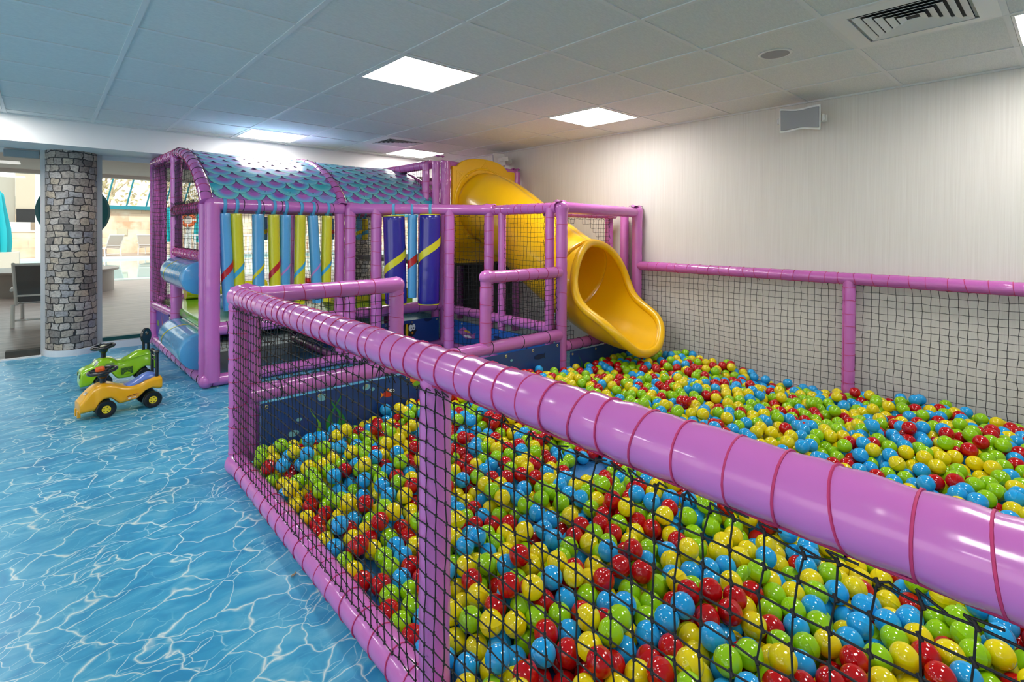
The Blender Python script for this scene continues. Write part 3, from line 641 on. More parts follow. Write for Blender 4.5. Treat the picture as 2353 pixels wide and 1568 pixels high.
net(F, (3.34, YB + .27, ZP - .05), (1, 0, 0), (0, 0, 1), .92, .95, sides=3, keep=lambda a, b: ((3.34 + a - 3.775) / .41) ** 2 + ((ZP - .05 + b - .84) / .52) ** 2 > 1)
net(F, (3.3, YB + .05, .33), (1, 0, 0), (0, 0, 1), .98, .5, sides=3, keep=lambda a, b: ((3.3 + a - 3.775) / .41) ** 2 + ((.33 + b - .75) / .5) ** 2 > 1)
def flap(x, y, z, dx, dy, s=.08):
    d = Vector((dx, dy, 0)).normalized(); w = Vector((-d.y, d.x, 0)); o = Vector((x, y, z)) - d * s
    V = []
    for i in range(7):
        u = i / 6; h = .012 * math.sin(u * PI) + .008 * math.sin(u * 9); 
        for v in (-1, 0, 1): V.append(o + d * (2 * s * u) + w * v * s * .55 * (1 - .5 * abs(u - .5)) + Vector((0, 0, h - .012 * v * v)))
    m = MB(); m.add(V, [(i * 3 + j, i * 3 + j + 1, i * 3 + j + 4, i * 3 + j + 3) for i in range(6) for j in range(2)]); o2 = m.build('seam_flap', VINYL, F); md = o2.modifiers.new('t', 'SOLIDIFY'); md.thickness = .002
flap(2.12, 4.68, ZR + .052, 1, -.2); flap(3.23, 3.88, ZR + .052, 1, -.6, .06); flap(3.25, YB + .02, ZR + .053, 1, .1, .07); flap(4.33, YB, ZR + .05, 1, 0, .08); flap(3.2, Y1, ZT + .085, 1, 0, .06); flap(4.33, Y1, ZT + .04, 1, -.3, .06)
# nets on the left, back and under the platform
net(F, (.935, YM + .05, ZP), (-.065, .85, 0), (0, 0, 1), .84, 1.47, sides=3, nrm=(-1, 0, 0), sag=.03)
def tri(a, b):                                     # a: from YM towards Y1
    y = YM - .05 - a; zt = np.interp(y, [p[0] for p in ARC], [p[1] for p in ARC]); return 1.52 + b < zt - .06
net(F, (XL - .02, YM - .05, 1.52), (0, -1, 0), (0, 0, 1), 1.2, .5, sides=3, nrm=(-1, 0, 0), keep=tri)
net(F, (XL - .02, YM - .05, 1.11), (0, -1, 0), (0, 0, 1), 1.14, .31, sides=3, nrm=(-1, 0, 0))
net(F, (XL - .05, YM - .05, 1.41), (0, -1, 0), (0, 0, 1), 1.14, .11, sides=3, nrm=(-1, 0, 0), cell=.04)
net(F, (1.0, YK - .05, ZP), (1, 0, 0), (0, 0, 1), 2.2, 1.45, sides=3); net(F, (1.0, YK - .05, .1), (1, 0, 0), (0, 0, 1), 2.2, .35, sides=3)
net(F, (1.05, YM - .1, .06), (1, 0, 0), (0, 0, 1), 1.0, .4, sides=3, sag=.03)
net(F, (2.1, YM, .5), (0, -1, 0), (0, 0, 1), 1.2, .93, sides=3, nrm=(-1, 0, 0)); 
net(F, (3.12, 5.85, 1.5), (0, -1, 0), (0, 0, 1), 1.0, .5, sides=3, nrm=(-1, 0, 0), keep=lambda a, b: 1.5 + b > np.interp(5.85 - a, [p[0] for p in ARC], [p[1] for p in ARC]) - .02)
net(F, (3.25, YK - .05, ZP), (1, 0, 0), (0, 0, 1), 1.05, 1.45, sides=3)
# decks
MB().box(.98, Y1 + .05, ZP - .08, 3.24, YK - .03, ZP - .0).build('platform', GREENV, F, False, bevel=.02)
MB().box(3.26, Y1 + .08, .88, 4.36, YK - .03, .93).build('slide_deck', mat('dark deck vinyl', (.03, .03, .035), .5), F, False, bevel=.01)
# soft pieces on the platform
tag(MB().tube([(1.15, 6.66, ZP + .085), (2.0, 6.7, ZP + .085)], .085, 20).build('bumper', YEL2), 'yellow padded bumper roll on the green platform', 'bumper')
tag(MB().tube([(2.05, 6.62, ZP + .085), (2.7, 6.6, ZP + .085)], .085, 20).build('bumper', REDV), 'red padded bumper roll on the green platform', 'bumper')
T = Matrix.Translation((1.36, 5.75, ZP + .001)); s_ = thing('stool', 'small round blue padded stool on the green platform', 'stool', (1.36, 5.75, ZP + .001))
MB().lathe([(.11, 0), (.115, .02), (.115, .1), (.108, .118), (.08, .124), (.0, .126)], T, 32).build('cushion', BLUL, s_)
MB().tube([(1.36 + .114 * math.cos(a), 5.75 + .114 * math.sin(a), ZP + .104) for a in [2 * PI * k / 32 for k in range(32)]], .0035, 6, closed=True).build('piping', BLUL, s_)
tag(MB().box(1.03, Y1 + .09, .002, 2.03, YM - .15, .04).build('floor_mat', MATBLUE, smooth=False, bevel=.01), 'blue textured mat on the floor under the climbing platform', 'mat')
tag(MB().prism([(0, 0), (.95, 0), (.95, .1), (.1, .2)], frame_T((2.25, 5.6, ZP + .002), (1, 0, 0), (0, 0, 1), (0, -1, 0)), .35).build('ramp', [YEL2], smooth=False, bevel=.01), 'low yellow padded ramp behind the netted gap', 'ramp')

# ---------------------------------------------------------------- fish scale roof
def canopy(x0, x1, label):
    ys = np.array([p[0] for p in ARC]); zs = np.array([p[1] for p in ARC]); dsg = np.concatenate([[0], np.cumsum(np.hypot(np.diff(ys), np.diff(zs)))]); L = dsg[-1]
    def at(u, x, h): # u metres up the arc from the front rail
        u = min(max(u, 0), L); y = float(np.interp(u, dsg, ys)); z = float(np.interp(u, dsg, zs))
        y2 = float(np.interp(min(u + .01, L), dsg, ys)); z2 = float(np.interp(min(u + .01, L), dsg, zs)); y1 = float(np.interp(max(u - .01, 0), dsg, ys)); z1 = float(np.interp(max(u - .01, 0), dsg, zs))
        tx = Vector((0, y2 - y1, z2 - z1)).normalized(); n = Vector((0, -tx.z, tx.y)); hh = .012 * math.sin(PI * (x - x0) / (x1 - x0)) * -1
        return Vector((x, y, z)) + n * (.032 + h + hh)
    t = thing('canopy', label, 'canopy', (x0, Y1, ZR), 'fish scale roof sheets')
    vs = []; fs = []; nx, nu = 12, 30
    for i in range(nx + 1):
        for j in range(nu + 1): vs.append(at(L * j / nu, x0 + (x1 - x0) * i / nx, -.004))
    for i in range(nx):
        for j in range(nu): a = i * (nu + 1) + j; fs.append((a, a + nu + 1, a + nu + 2, a + 1))
    mb = MB(); mb.add(vs, fs); mb.build('backing_sheet', mat('canopy back', (.3, .12, .4), .5), t)
    V = []; Fc = []; UV = []; tint = []; w, pitch = .105, .078; rows = int(L / pitch) + 1
    for r in range(rows, -1, -1):                    # from the ridge down? top rows lie over lower ones' tops
        uc = r * pitch + .03
        for c in range(-1, int((x1 - x0) / (2 * w)) + 2):
            cx = x0 + (c + (.5 if r % 2 else 0)) * 2 * w; n = 22; k0 = len(V); h = .0004 + r * .00022; tn = random.random()
            def put(lx, ly):
                x = cx + lx * w
                if x < x0: x = x0
                if x > x1: x = x1
                V.append(at(uc - ly * w * .92, x, h)); UV.append(((x - cx) / w, ly))
            K = 3
            for q in range(K + 1):
                rr = max(q / K, .001)
                for a in range(n + 1): th = -.38 + (PI + .76) * a / n; put(rr * math.cos(th), rr * math.sin(th))
            for q in range(K):
                for a in range(n):
                    i = k0 + q * (n + 1) + a; xs = [V[z].x for z in (i, i + 1, i + n + 1, i + n + 2)]
                    if max(xs) - min(xs) < 1e-5: continue
                    Fc.append((i, i + 1, i + n + 2, i + n + 1)); tint.append(tn)
    mb = MB(); mb.add(V, Fc); o = mb.build('printed_sheet', SCALE, t, True, uv=UV)
    at_ = o.data.attributes.new('tint', 'FLOAT', 'FACE'); at_.data.foreach_set('value', tint)
    tb = MB()
    for i in range(7):
        x = x0 + (x1 - x0) * (i + .5) / 7; p = at(L, x, 0); tb.tube([p + Vector((0, -.03, -.005)), p + Vector((0, 0, .012)), p + Vector((0, .03, .0))], .003, 6)
    for x in (x0 + .005, x1 - .005):
        for i in range(6): p = at(.08 + (L - .1) * i / 6, x, 0); tb.tube([p, p + Vector((.012 if x < (x0 + x1) / 2 else -.012, 0, .01)), p + Vector((0, 0, .02))], .0025, 6)
    tb.build('cable_ties', CORD_B, t)
canopy(XL + .045, 2.055, 'near fish-scale printed roof sheet in teal and purple, with the ceiling light shining on it')
canopy(2.145, 3.155, 'second fish-scale printed roof sheet, next to the yellow slide')

# ---------------------------------------------------------------- hanging noodles and rolls
def noodle(x, y, zt, zb, r, body, stripe, label, lean=(0, 0), kind='hanging_noodle', cat='padded noodle', group='padded noodles hanging from the tunnel rail', ztrap=None, sh=.26, sw=.045, rail_r=.052, cap=None, pitchh=.16, rd=(1, 0, 0)):
    t = thing(kind, label, cat, (x, y, zb), group); L = zt - zb
    def ax(z): k = (zt - z) / L; return Vector((x + lean[0] * k, y + lean[1] * k, z))
    prof = [(r * .6, zb), (r * .94, zb + .004), (r, zb + .015)]; k = 26
    for i in range(1, k): prof.append((r * (1 + random.uniform(-.012, .012)), zb + .015 + (L - .03) * i / k))
    prof += [(r, zt - .015), (r * .94, zt - .004), (r * .6, zt)]
    MB().tube([ax(z) for _, z in prof], [p for p, _ in prof], 26).build('body', body, t)
    if cap:
        for z0, z1 in ((zt - .004, zt + .004), (zb - .004, zb + .004)): MB().tube([ax(z0), ax(z1)], r * .985, 26).build('end_cap', cap, t)
    n = 30; V = []; Fs = []                          # the slanting band, right round the body
    for j in range(n + 1):
        a = 2 * PI * j / n + 2.2; h = zb + sh + pitchh * (j / n * 2 - .5)
        for q in (0, 1):
            z = min(max(h + q * sw, zb + .01), zt - .01); c = ax(z); V.append((c.x + (r * 1.016 + .001) * math.cos(a), c.y + (r * 1.016 + .001) * math.sin(a), z))
    for j in range(n): Fs.append((2 * j, 2 * j + 2, 2 * j + 3, 2 * j + 1))
    m = MB(); m.add(V, Fs); m.build('stripe', stripe, t)
    rz = ZR; rd = Vector(rd).normalized(); w = Vector((0, 0, 1)).cross(rd); m = MB(); sw2 = .013; V = []; q = []
    P = [Vector((x, y, zt - .03)) + w * -.004]
    for j in range(15):
        a = -PI / 2 - .7 + (PI * 2 - 1.9 + .5) * 0 + (2 * PI - 1.0) * j / 14 + 1.2; P.append(Vector((x, y, rz)) + (w * math.cos(a) + Vector((0, 0, math.sin(a)))) * rail_r)
    P.append(Vector((x, y, zt - .03)) + w * .004)
    for p in P: V += [p - rd * sw2, p + rd * sw2]
    m.add(V, [(2 * i, 2 * i + 1, 2 * i + 3, 2 * i + 2) for i in range(len(P) - 1)])
    o = m.build('strap', STRAP, t); so_ = o.modifiers.new('thick', 'SOLIDIFY'); so_.thickness = .002
NX = [(1.085, BLUL, REDV, 'light blue noodle with a red band, leftmost and longest of the front row', (.04, -.01), .06), (1.175, YEL2, CYAN, 'yellow noodle with a blue band, second from the left in the front row', (.03, 0), .045),
      (1.345, BLUL, YEL2, 'light blue noodle with a yellow band, in the front row', (.01, 0), .035), (1.47, YEL2, REDV, 'yellow noodle with a red band in the front row', (.02, 0), .06),
      (1.57, BLUL, LILV, 'light blue noodle with a lilac band, right of the red-banded yellow noodle', (0, .02), .025), (1.70, YEL2, CYAN, 'yellow noodle with a blue band in the middle of the front row', (-.005, 0), .04),
      (1.81, BLUL, LILV, 'light blue noodle with a lilac band leaning beside the last yellow noodle', (.05, 0), .025), (1.945, YEL2, CYAN, 'yellow noodle with a blue band, last of the front row beside the double post', (-.01, 0), .04)]
for x, bm, sm, lb, ln, sw in NX: noodle(x, Y1, 1.415, .61, .047, bm, sm, lb, ln, sw=sw)
BX = [(1.72, BLUL, YEL2, .62, 'light blue noodle of the back row seen left of the red-banded yellow noodle'), (2.45, BLUL, REDV, 0, 'blue noodle of the back row half hidden by the last front noodle'), (2.57, YEL2, REDV, 0, 'yellow noodle of the back row behind the last front noodle'),
      (2.80, BLUL, YEL2, 0, 'light blue noodle of the back row at the left of the netted gap'), (2.88, YEL2, CYAN, 0, 'yellow noodle of the back row in the netted gap'), (3.03, BLUL, YEL2, 0, 'light blue noodle of the back row at the right of the netted gap')]
pipe(F, 'rail', (1.0, 5.85, ZR), (3.2, 5.85, ZR), .04, None)
for x, bm, sm, q, lb in BX: noodle(x, 5.85, 1.42, 1.17, .047, bm, sm, lb, sh=.05, pitchh=.05, group='padded noodles of the back row', rail_r=.043)
def onrail(u): q = D0 + dd * u; return q.x, q.y
a = onrail(.40); noodle(a[0], a[1], 1.42, .575, .103, BLUD, YEL2, 'fat navy roll with a yellow band, left of the thin blue one', (.02, -.01), 'hanging_roll', 'padded roll', 'fat navy rolls hanging in the slanting entrance', sh=.34, sw=.075, cap=YEL2, pitchh=.22, rd=dd)
a = onrail(.575); noodle(a[0], a[1], 1.435, .63, .044, BLUL, REDV, 'thin light blue noodle with a red band between the two navy rolls', (0, 0), sh=.3, sw=.08, pitchh=.1, rd=dd)
a = onrail(.745); noodle(a[0], a[1], 1.435, .575, .103, BLUD, YEL2, 'fat navy roll with a yellow band, right of the thin blue one', (-.015, 0), 'hanging_roll', 'padded roll', 'fat navy rolls hanging in the slanting entrance', sh=.46, sw=.08, cap=YEL2, pitchh=.22, rd=dd)
def roller(z, r, label, b0=.25):
    t = thing('roller', label, 'roller', (XL, 5.4, z), 'blue squeeze rollers on the left side'); y0, y1 = 4.86, 5.93
    prof = [(.0, y0 - .003), (r * .9, y0), (r * .97, y0 + .006), (r, y0 + .02)] + [(r * (1 + random.uniform(-.006, .006)), y0 + .02 + (y1 - y0 - .04) * i / 14) for i in range(1, 14)] + [(r, y1 - .02), (r * .95, y1 - .003), (0, y1)]
    MB().tube([(XL - .01, y, z) for _, y in prof], [max(p, .001) for p, _ in prof], 36).build('body', BLUL, t)
    m = MB(); n = 36; V = []
    for j in range(n + 1):
        a = 2 * PI * j / n; y = 5.62 - .22 * math.cos(a - 1.2)
        for q in (0, .035): V.append((XL - .01 + (r * 1.012) * math.cos(a), y + q, z + (r * 1.012) * math.sin(a)))
    m.add(V, [(2 * j, 2 * j + 2, 2 * j + 3, 2 * j + 1) for j in range(n)]); m.build('stripe', YEL2, t)
    MB().tube([(XL, Y1 + .08, z), (XL, YM, z)], .018, 12).build('axle', CHROME, t)
roller(.875, .135, 'upper blue roller with a yellow band between the left posts')
roller(.265, .15, 'lower blue roller with a yellow band just above the floor')

# ================================================================ SLIDE
def slide():
    t = thing('slide', 'yellow plastic tube slide curving down into the ball pit', 'slide', (3.78, 3.6, 0))
    SX = 3.775; R0 = .375
    path = [(4.66, 1.575), (4.5, 1.545), (4.3, 1.46), (4.1, 1.345), (3.9, 1.22), (3.65, 1.07), (3.4, .93), (3.2, .835), (3.0, .755), (2.85, .70), (2.74, .67), (2.64, .65), (2.56, .64), (2.5, .637), (2.46, .64)]
    ys = np.array([p[0] for p in path]); zs = np.array([p[1] for p in path]); s = np.concatenate([[0], np.cumsum(np.hypot(np.diff(ys), np.diff(zs)))]); L = s[-1]
    def pos(u): return float(np.interp(u, s, ys)), float(np.interp(u, s, zs))
    so = s[7]                                        # where the roof of the tube opens
    NA = 48
    def amax(u):
        k = (u - so) / (L - so)
        return float(np.interp(k, [0, .05, .14, .24, .34, .46, .6, .74, .84, .91, .96, .985, 1], [PI, 2.86, 2.45, 2.08, 1.76, 1.52, 1.4, 1.32, 1.24, 1.1, .9, .7, .5]))
    def rad(u):
        k = max(0, (u - so) / (L - so)); return R0 * (1 + .03 * math.sin(k * PI))
    def P(u, a, h=0):
        y, z = pos(u); y2, z2 = pos(min(u + .05, L)); y1, z1 = pos(max(u - .05, 0)); d = Vector((0, y2 - y1, z2 - z1)).normalized(); up = Vector((0, -d.z, d.y)) * (1 if d.y < 0 else -1)
        if up.z < 0: up = -up
        return Vector((SX, y, z)) + (Vector((math.sin(a), 0, 0)) + -up * math.cos(a)) * (rad(u) + h)
    for nm, u0, u1 in (('tube', 0, so), ('chute', so, L)):
        V = []; Fs = []; n = 44
        for i in range(n + 1):
            u = u0 + (u1 - u0) * i / n; am = amax(u) if nm == 'chute' else PI
            for j in range(NA + 1): V.append(P(u, -am + 2 * am * j / NA))
        for i in range(n):
            for j in range(NA): k = i * (NA + 1) + j; Fs.append((k, k + 1, k + NA + 2, k + NA + 1))
        m = MB(); m.add(V, Fs); o = m.build(nm, YEL, t); md = o.modifiers.new('wall', 'SOLIDIFY'); md.thickness = .012; md.offset = 0
    rim = []                                        # rolled rim along the opening
    n = 44
    for i in range(n + 1): u = so + (L - so) * i / n; rim.append(P(u, -amax(u) * (1 if i else .999), .012))
    aL = amax(L)
    for j in range(1, 26): rim.append(P(L, -aL + 2 * aL * j / 26, .012))
    for i in range(n, 0, -1): u = so + (L - so) * i / n; rim.append(P(u, amax(u), .012))
    for _ in range(5): rim = [(rim[i - 1] + rim[i] * 2 + rim[(i + 1) % len(rim)]) / 4 for i in range(len(rim))]
    MB().tube(rim, .036, 14, closed=True).build('rim', YEL, t)
    # flange where the scoop is bolted on
    MB().tube([P(so - .02, a, .018) for a in [2 * PI * j / 40 for j in range(40)]], .014, 8, closed=True).build('flange', YEL, t)
    # entry panel
    pts = [(3.325, .92), (4.255, .92), (4.255, 2.0), (4.14, 2.0)]
    for k in range(1, 16): a = PI * k / 16; pts.append((3.76 + .36 * math.cos(a), 2.0 + .115 * math.sin(a)))
    pts += [(3.38, 2.0), (3.325, 2.0)]; hole = [(SX + R0 * .96 * math.cos(2 * PI * k / 48), 1.575 + R0 * .96 * math.sin(2 * PI * k / 48)) for k in range(48)]
    import bmesh
    bm = bmesh.new(); Y = 4.66
    def loop(ps): vv = [bm.verts.new((x, Y, z)) for x, z in ps]; return [bm.edges.new((vv[i], vv[(i + 1) % len(vv)])) for i in range(len(vv))]
    e = loop(pts) + loop(hole); bmesh.ops.triangle_fill(bm, use_beauty=True, edges=e)
    me = bpy.data.meshes.new('entry_panel'); bm.to_mesh(me); bm.free(); me.materials.append(YEL); o = bpy.data.objects.new('entry_panel', me); C.objects.link(o); o.parent = t; o.matrix_parent_inverse = parent_inv(t)
    md = o.modifiers.new('s', 'SOLIDIFY'); md.thickness = .04; md.offset = 0; bv = o.modifiers.new('b', 'BEVEL'); bv.width = .008; bv.segments = 2; bv.limit_method = 'ANGLE'
    MB().tube([(SX + (R0 + .05) * math.cos(a), Y - .02, 1.575 + (R0 + .05) * math.sin(a)) for a in [2 * PI * j / 48 for j in range(48)]], .012, 8, closed=True, mi=0).build('ring', YEL, t)
    kn = MB()
    for a in (2.25, .85, 4.1, 5.3): kn.ball((SX + (R0 + .045) * math.cos(a), Y - .032, 1.575 + (R0 + .045) * math.sin(a)), .02, 12)
    kn.build('bolt_caps', YEL, t)
    em = MB(); c = (3.79, 2.02)                     # moulded crest and corner scroll
    for r_, n_ in ((.022, 12), (.04, 12)): em.tube([(c[0] + r_ * math.cos(a), Y - .02, c[1] + r_ * math.sin(a)) for a in [2 * PI * j / n_ for j in range(n_)]], .0035, 6, closed=True)
    em.tube([(3.70, Y - .02, 1.99), (3.75, Y - .02, 2.03), (3.79, Y - .02, 2.085), (3.83, Y - .02, 2.03), (3.88, Y - .02, 1.99)], .004, 6)
    em.tube([(3.38, Y - .02, 1.78), (3.38, Y - .02, 1.95), (3.48, Y - .02, 1.95)], .003, 6)
    for q in ((3.405, 1.92), (3.43, 1.9), (3.41, 1.87), (3.45, 1.925)): em.tube([(q[0] + .014 * math.cos(a), Y - .02, q[1] + .014 * math.sin(a)) for a in [2 * PI * j / 10 for j in range(10)]], .003, 6, closed=True)
    em.build('moulded_crest', YEL, t)
slide()

# ================================================================ BALLS
BR = BR0 = .0352
def pile():
    x0, x1, y0, y1, zf = .795, 4.30, -.55, 2.875, .03
    d = 2 * BR; rows = []
    def thick(x, y):                                # how deep the balls lie
        t = .172 + .03 * np.sin(2.1 * x + 1.3 * y) + .028 * np.sin(3.7 * y - 1.9 * x + 1) + .018 * np.sin(7 * x + 5 * y)
        t += .05 * np.exp(-((x - 3.0) ** 2 + (y - 2.7) ** 2) / .15) + .03 * np.exp(-((x - 4.2) ** 2 + (y - 2.2) ** 2) / .3) - .025 * np.exp(-((x - 1.5) ** 2 + (y - 2.75) ** 2) / .12)
        t -= .05 * np.exp(-((x - .85) ** 2) / .02) * (y < 2.6)
        hole = np.exp(-(((x - 1.98) / .15) ** 2 + ((y - 1.62) / .11) ** 2) ** 2)
        return t * (1 - 1.15 * hole)
    for k in range(5):
        z = zf + BR + k * d * .80; ox, oy = RNG.uniform(0, d, 2)
        X, Y = np.meshgrid(np.arange(-2.6, 2.6, d * 1.05), np.arange(-2.6, 2.6, d * .92)); X = X + ox * .5 + (np.arange(X.shape[0]) % 2)[:, None] * BR; Y = Y + oy * .5
        th = .37 + 1.1 * k; X, Y = 2.55 + X * math.cos(th) - Y * math.sin(th), 1.16 + X * math.sin(th) + Y * math.cos(th)
        p = np.stack([X.ravel(), Y.ravel(), np.full(X.size, z)], 1); p[:, :2] += RNG.normal(0, d * .24, (len(p), 2)); p[:, 2] += RNG.normal(0, d * .1, len(p))
        keep = (p[:, 0] > x0) & (p[:, 0] < x1) & (p[:, 1] > y0) & (p[:, 1] < y1) & (p[:, 2] + BR - zf < thick(p[:, 0], p[:, 1]) + RNG.normal(0, .02, len(p))); rows.append(p[keep])
    P = np.concatenate(rows)
    P = P[(P[:, 1] > .05 * P[:, 0] - .55) & (P[:, 0] < x1) & (P[:, 1] < y1)]
    # slide's chute rests on the heap
    def push():
        k = (np.abs(P[:, 0] - 3.775) < .3) & (P[:, 1] > 2.38); c = .22 + .24 * np.clip((P[:, 1] - 2.4) / .6, 0, 1)
        P[k, 2] = np.minimum(P[k, 2], (c - BR - .02)[k])
    def pairs(P, R):
        h = R; c = np.floor(P / h).astype(np.int64); c -= c.min(0) - 1; D = c.max(0) + 2
        key = (c[:, 0] * D[1] + c[:, 1]) * D[2] + c[:, 2]; od = np.argsort(key, kind='stable'); ks = key[od]; I = []; J = []
        for dx in (-1, 0, 1):
            for dy in (-1, 0, 1):
                for dz in (-1, 0, 1):
                    kk = key + (dx * D[1] + dy) * D[2] + dz; lo = np.searchsorted(ks, kk, 'left'); hi = np.searchsorted(ks, kk, 'right')
                    for m in range(int((hi - lo).max())):
                        s = np.nonzero(lo + m < hi)[0]; j = od[lo[s] + m]; q = s < j; I.append(s[q]); J.append(j[q])
        I = np.concatenate(I); J = np.concatenate(J); dd_ = ((P[I] - P[J]) ** 2).sum(1); q = dd_ < R * R; return I[q], J[q]
    for it in range(130):
        if it % 4 == 0: I, J = pairs(P, d * 1.25)
        g = .0022 if it < 55 else .0004 if it < 90 else 0
        P[:, 2] -= g
        for _ in range(2):
            v = P[I] - P[J]; L = np.sqrt((v ** 2).sum(1)) + 1e-9; ov = d - L; q = ov > 0; w = (v[q] / L[q, None]) * (ov[q, None] * .5 * .55)
            np.add.at(P, I[q], w); np.add.at(P, J[q], -w)
        P[:, 0] = np.clip(P[:, 0], x0 + BR * .4, x1 - BR * .3); P[:, 1] = np.clip(P[:, 1], y0, y1 - BR); P[:, 2] = np.maximum(P[:, 2], zf + BR); push()
        k = ((P[:, 0] - XF) ** 2 + (P[:, 1] - 1.14) ** 2) < .085 ** 2
        P[k, 0] += .01
    e = np.hypot(P[:, 0] - 2.06, P[:, 1] - 1.68)                # the hollow where the mat shows
    return P[(e > .11) & (P[:, 2] < .068 + np.maximum(0, e - .14) * .5)]
def balls():
    BR = BR0
    P = pile(); n = len(P); names = np.array(['red', 'yellow', 'green', 'blue']); ci = RNG.choice(4, n, p=[.22, .26, .27, .25])
    # which ones the photograph shows, and how large: a coarse depth picture, with the near fence in it
    w, h = 784, 522; zb = np.full((h, w), 1e9); idm = np.full((h, w), -1, int)
    def disc(c, r, i):
        u, v, F = proj(c)
        if F < .12: return
        u, v, rr = u / 3, v / 3, r * CAM[1] / F / 3
        if u + rr < 0 or v + rr < 0 or u - rr > w or v - rr > h: return
        a0, a1, b0, b1 = max(0, int(u - rr)), min(w, int(u + rr) + 2), max(0, int(v - rr)), min(h, int(v + rr) + 2)
        if a0 >= a1 or b0 >= b1: return
        yy, xx = np.mgrid[b0:b1, a0:a1]; q = ((xx + .5 - u) ** 2 + (yy + .5 - v) ** 2 <= rr * rr) & (zb[b0:b1, a0:a1] > F)
        zb[b0:b1, a0:a1][q] = F; idm[b0:b1, a0:a1][q] = i
    for y in np.arange(-.1, 2.95, .012): disc((XF, y, RZ), .052, -2)
    for z in np.arange(.05, .9, .012): disc((XF, 1.14, z), .042, -2)
    for i in range(n): disc(P[i], BR, i)
    cnt = np.bincount(idm[idm >= 0], minlength=n); order = np.argsort(-cnt); near = order[:300]
    # one ball of each colour, with its moulding seam
    protos = {}
    N = 32; prof = []; BR = BR0 * .988
    for k in range(17):
        a = -PI / 2 + PI * k / 16; prof.append((BR * math.cos(a), BR * math.sin(a)))
        if k == 7: prof.append((BR * .9995, -.0006)); prof.append((BR * 1.012, -.0001))
        if k == 8: prof[-1] = (BR * 1.012, .0003); prof.append((BR * .9995, .0008))
    for c in names:
        m = MB(); m.lathe([(max(r, 1e-5), z) for r, z in prof], Matrix.Identity(4), N); o = m.build('play_ball', BALLC[c]); protos[c] = o
    used = set()
    for i in near:
        c = names[ci[i]]; p = P[i]; u, v, F = proj(p); u = float(u)
        zone = 'a' if (p[0] < 1.0 and p[1] > 1.14) else 'b' if u < 990 else 'c' if F < 1.15 else 'd'
        where = {'a': 'lying against the near net, left of the front post', 'b': 'in the pit left of the front post, off the net',
                 'c': 'close behind the near net, right of the front post', 'd': 'further back, right of the front post'}[zone]
        o = protos[c] if c not in used else protos[c].copy()
        if c in used: C.objects.link(o)
        used.add(c)
        o.location = Vector(p); o.rotation_euler = tuple(RNG.uniform(0, 6.28, 3))
        cw = {'red': 'red', 'yellow': 'yellow', 'green': 'lime green', 'blue': 'sky blue'}[c]
        tag(o, f'glossy {cw} plastic ball {where}', 'ball', f'{cw} balls {where}')
    # the rest of the heap
    rest = np.setdiff1d(np.arange(n), near)
    na, nb = 20, 11; V = [(0, 0, -1)]
    for k in range(1, nb): a = -PI / 2 + PI * k / nb; V += [(math.cos(a) * math.cos(2 * PI * j / na), math.cos(a) * math.sin(2 * PI * j / na), math.sin(a)) for j in range(na)]
    V.append((0, 0, 1)); V = np.array(V); top = len(V) - 1; F4 = []
    for k in range(nb - 2):
        for j in range(na): a = 1 + k * na; F4.append((a + j, a + (j + 1) % na, a + na + (j + 1) % na, a + na + j))
    F3 = [(0, 1 + (j + 1) % na, 1 + j) for j in range(na)] + [(1 + (nb - 2) * na + j, 1 + (nb - 2) * na + (j + 1) % na, top) for j in range(na)]
    F4 = np.array(F4 + [(a, b_, c_, c_) for a, b_, c_ in F3])
    tri = np.array([(a, b_, c_) for a, b_, c_, d_ in F4] + [(a, c_, d_) for a, b_, c_, d_ in F4 if c_ != d_])
    m = len(rest); VV = (V[None] * BR * .985 + P[rest][:, None]).reshape(-1, 3); FF = (tri[None] + (np.arange(m) * len(V))[:, None, None]).reshape(-1, 3); mi = np.repeat(ci[rest], len(tri))
    o = raw_mesh('play_balls', VV, FF, [BALLC[c] for c in names], mi)
    tag(o, 'rest of the heap of red, yellow, lime and blue plastic balls filling the pit', 'balls', kind='stuff')
    print('balls', n, 'visible', int((cnt > 0).sum()), 'smallest individual', int(cnt[near[-1]]))
balls()

# ================================================================ RIDE-ON CARS
def car_body(mb, T, prof, n=28, mi=0, e=3.2):
    """prof: list of (x, z0, z1, w, taper) - loft of rounded sections along x"""
    rings = []
    for x, z0, z1, w, tp in prof:
        cz, hz = (z0 + z1) / 2, (z1 - z0) / 2; r = []
        for j in range(n):
            a = 2 * PI * j / n; ca, sa = math.cos(a), math.sin(a); yy = math.copysign(abs(ca) ** (2 / e), ca); zz = math.copysign(abs(sa) ** (2 / e), sa)
            ww = w * (1 - tp * (zz * .5 + .5)); r.append(T @ Vector((x, yy * ww, cz + zz * hz)))
        rings.append(r)
    vs = [p for r in rings for p in r]; k = len(rings)
    fs = [(i * n + j, i * n + (j + 1) % n, (i + 1) * n + (j + 1) % n, (i + 1) * n + j) for i in range(k - 1) for j in range(n)]
    fs += [tuple(range(n))[::-1], tuple((k - 1) * n + j for j in range(n))]; mb.add(vs, fs, mi)
def densify(prof, k=5):
    P = np.array(prof, float); x = P[:, 0]; out = []
    for i in range(len(P) - 1):
        for q in range(k):
            t = q / k; p0, p1, p2, p3 = P[max(i - 1, 0)], P[i], P[i + 1], P[min(i + 2, len(P) - 1)]
            c = .5 * ((2 * p1) + (p2 - p0) * t + (2 * p0 - 5 * p1 + 4 * p2 - p3) * t * t + (3 * p1 - p0 - 3 * p2 + p3) * t ** 3); c[0] = p1[0] + (p2[0] - p1[0]) * t; out.append(tuple(c))
    out.append(tuple(P[-1])); return out
TYRE = mat('black tyre plastic', (.008, .008, .009), .3)
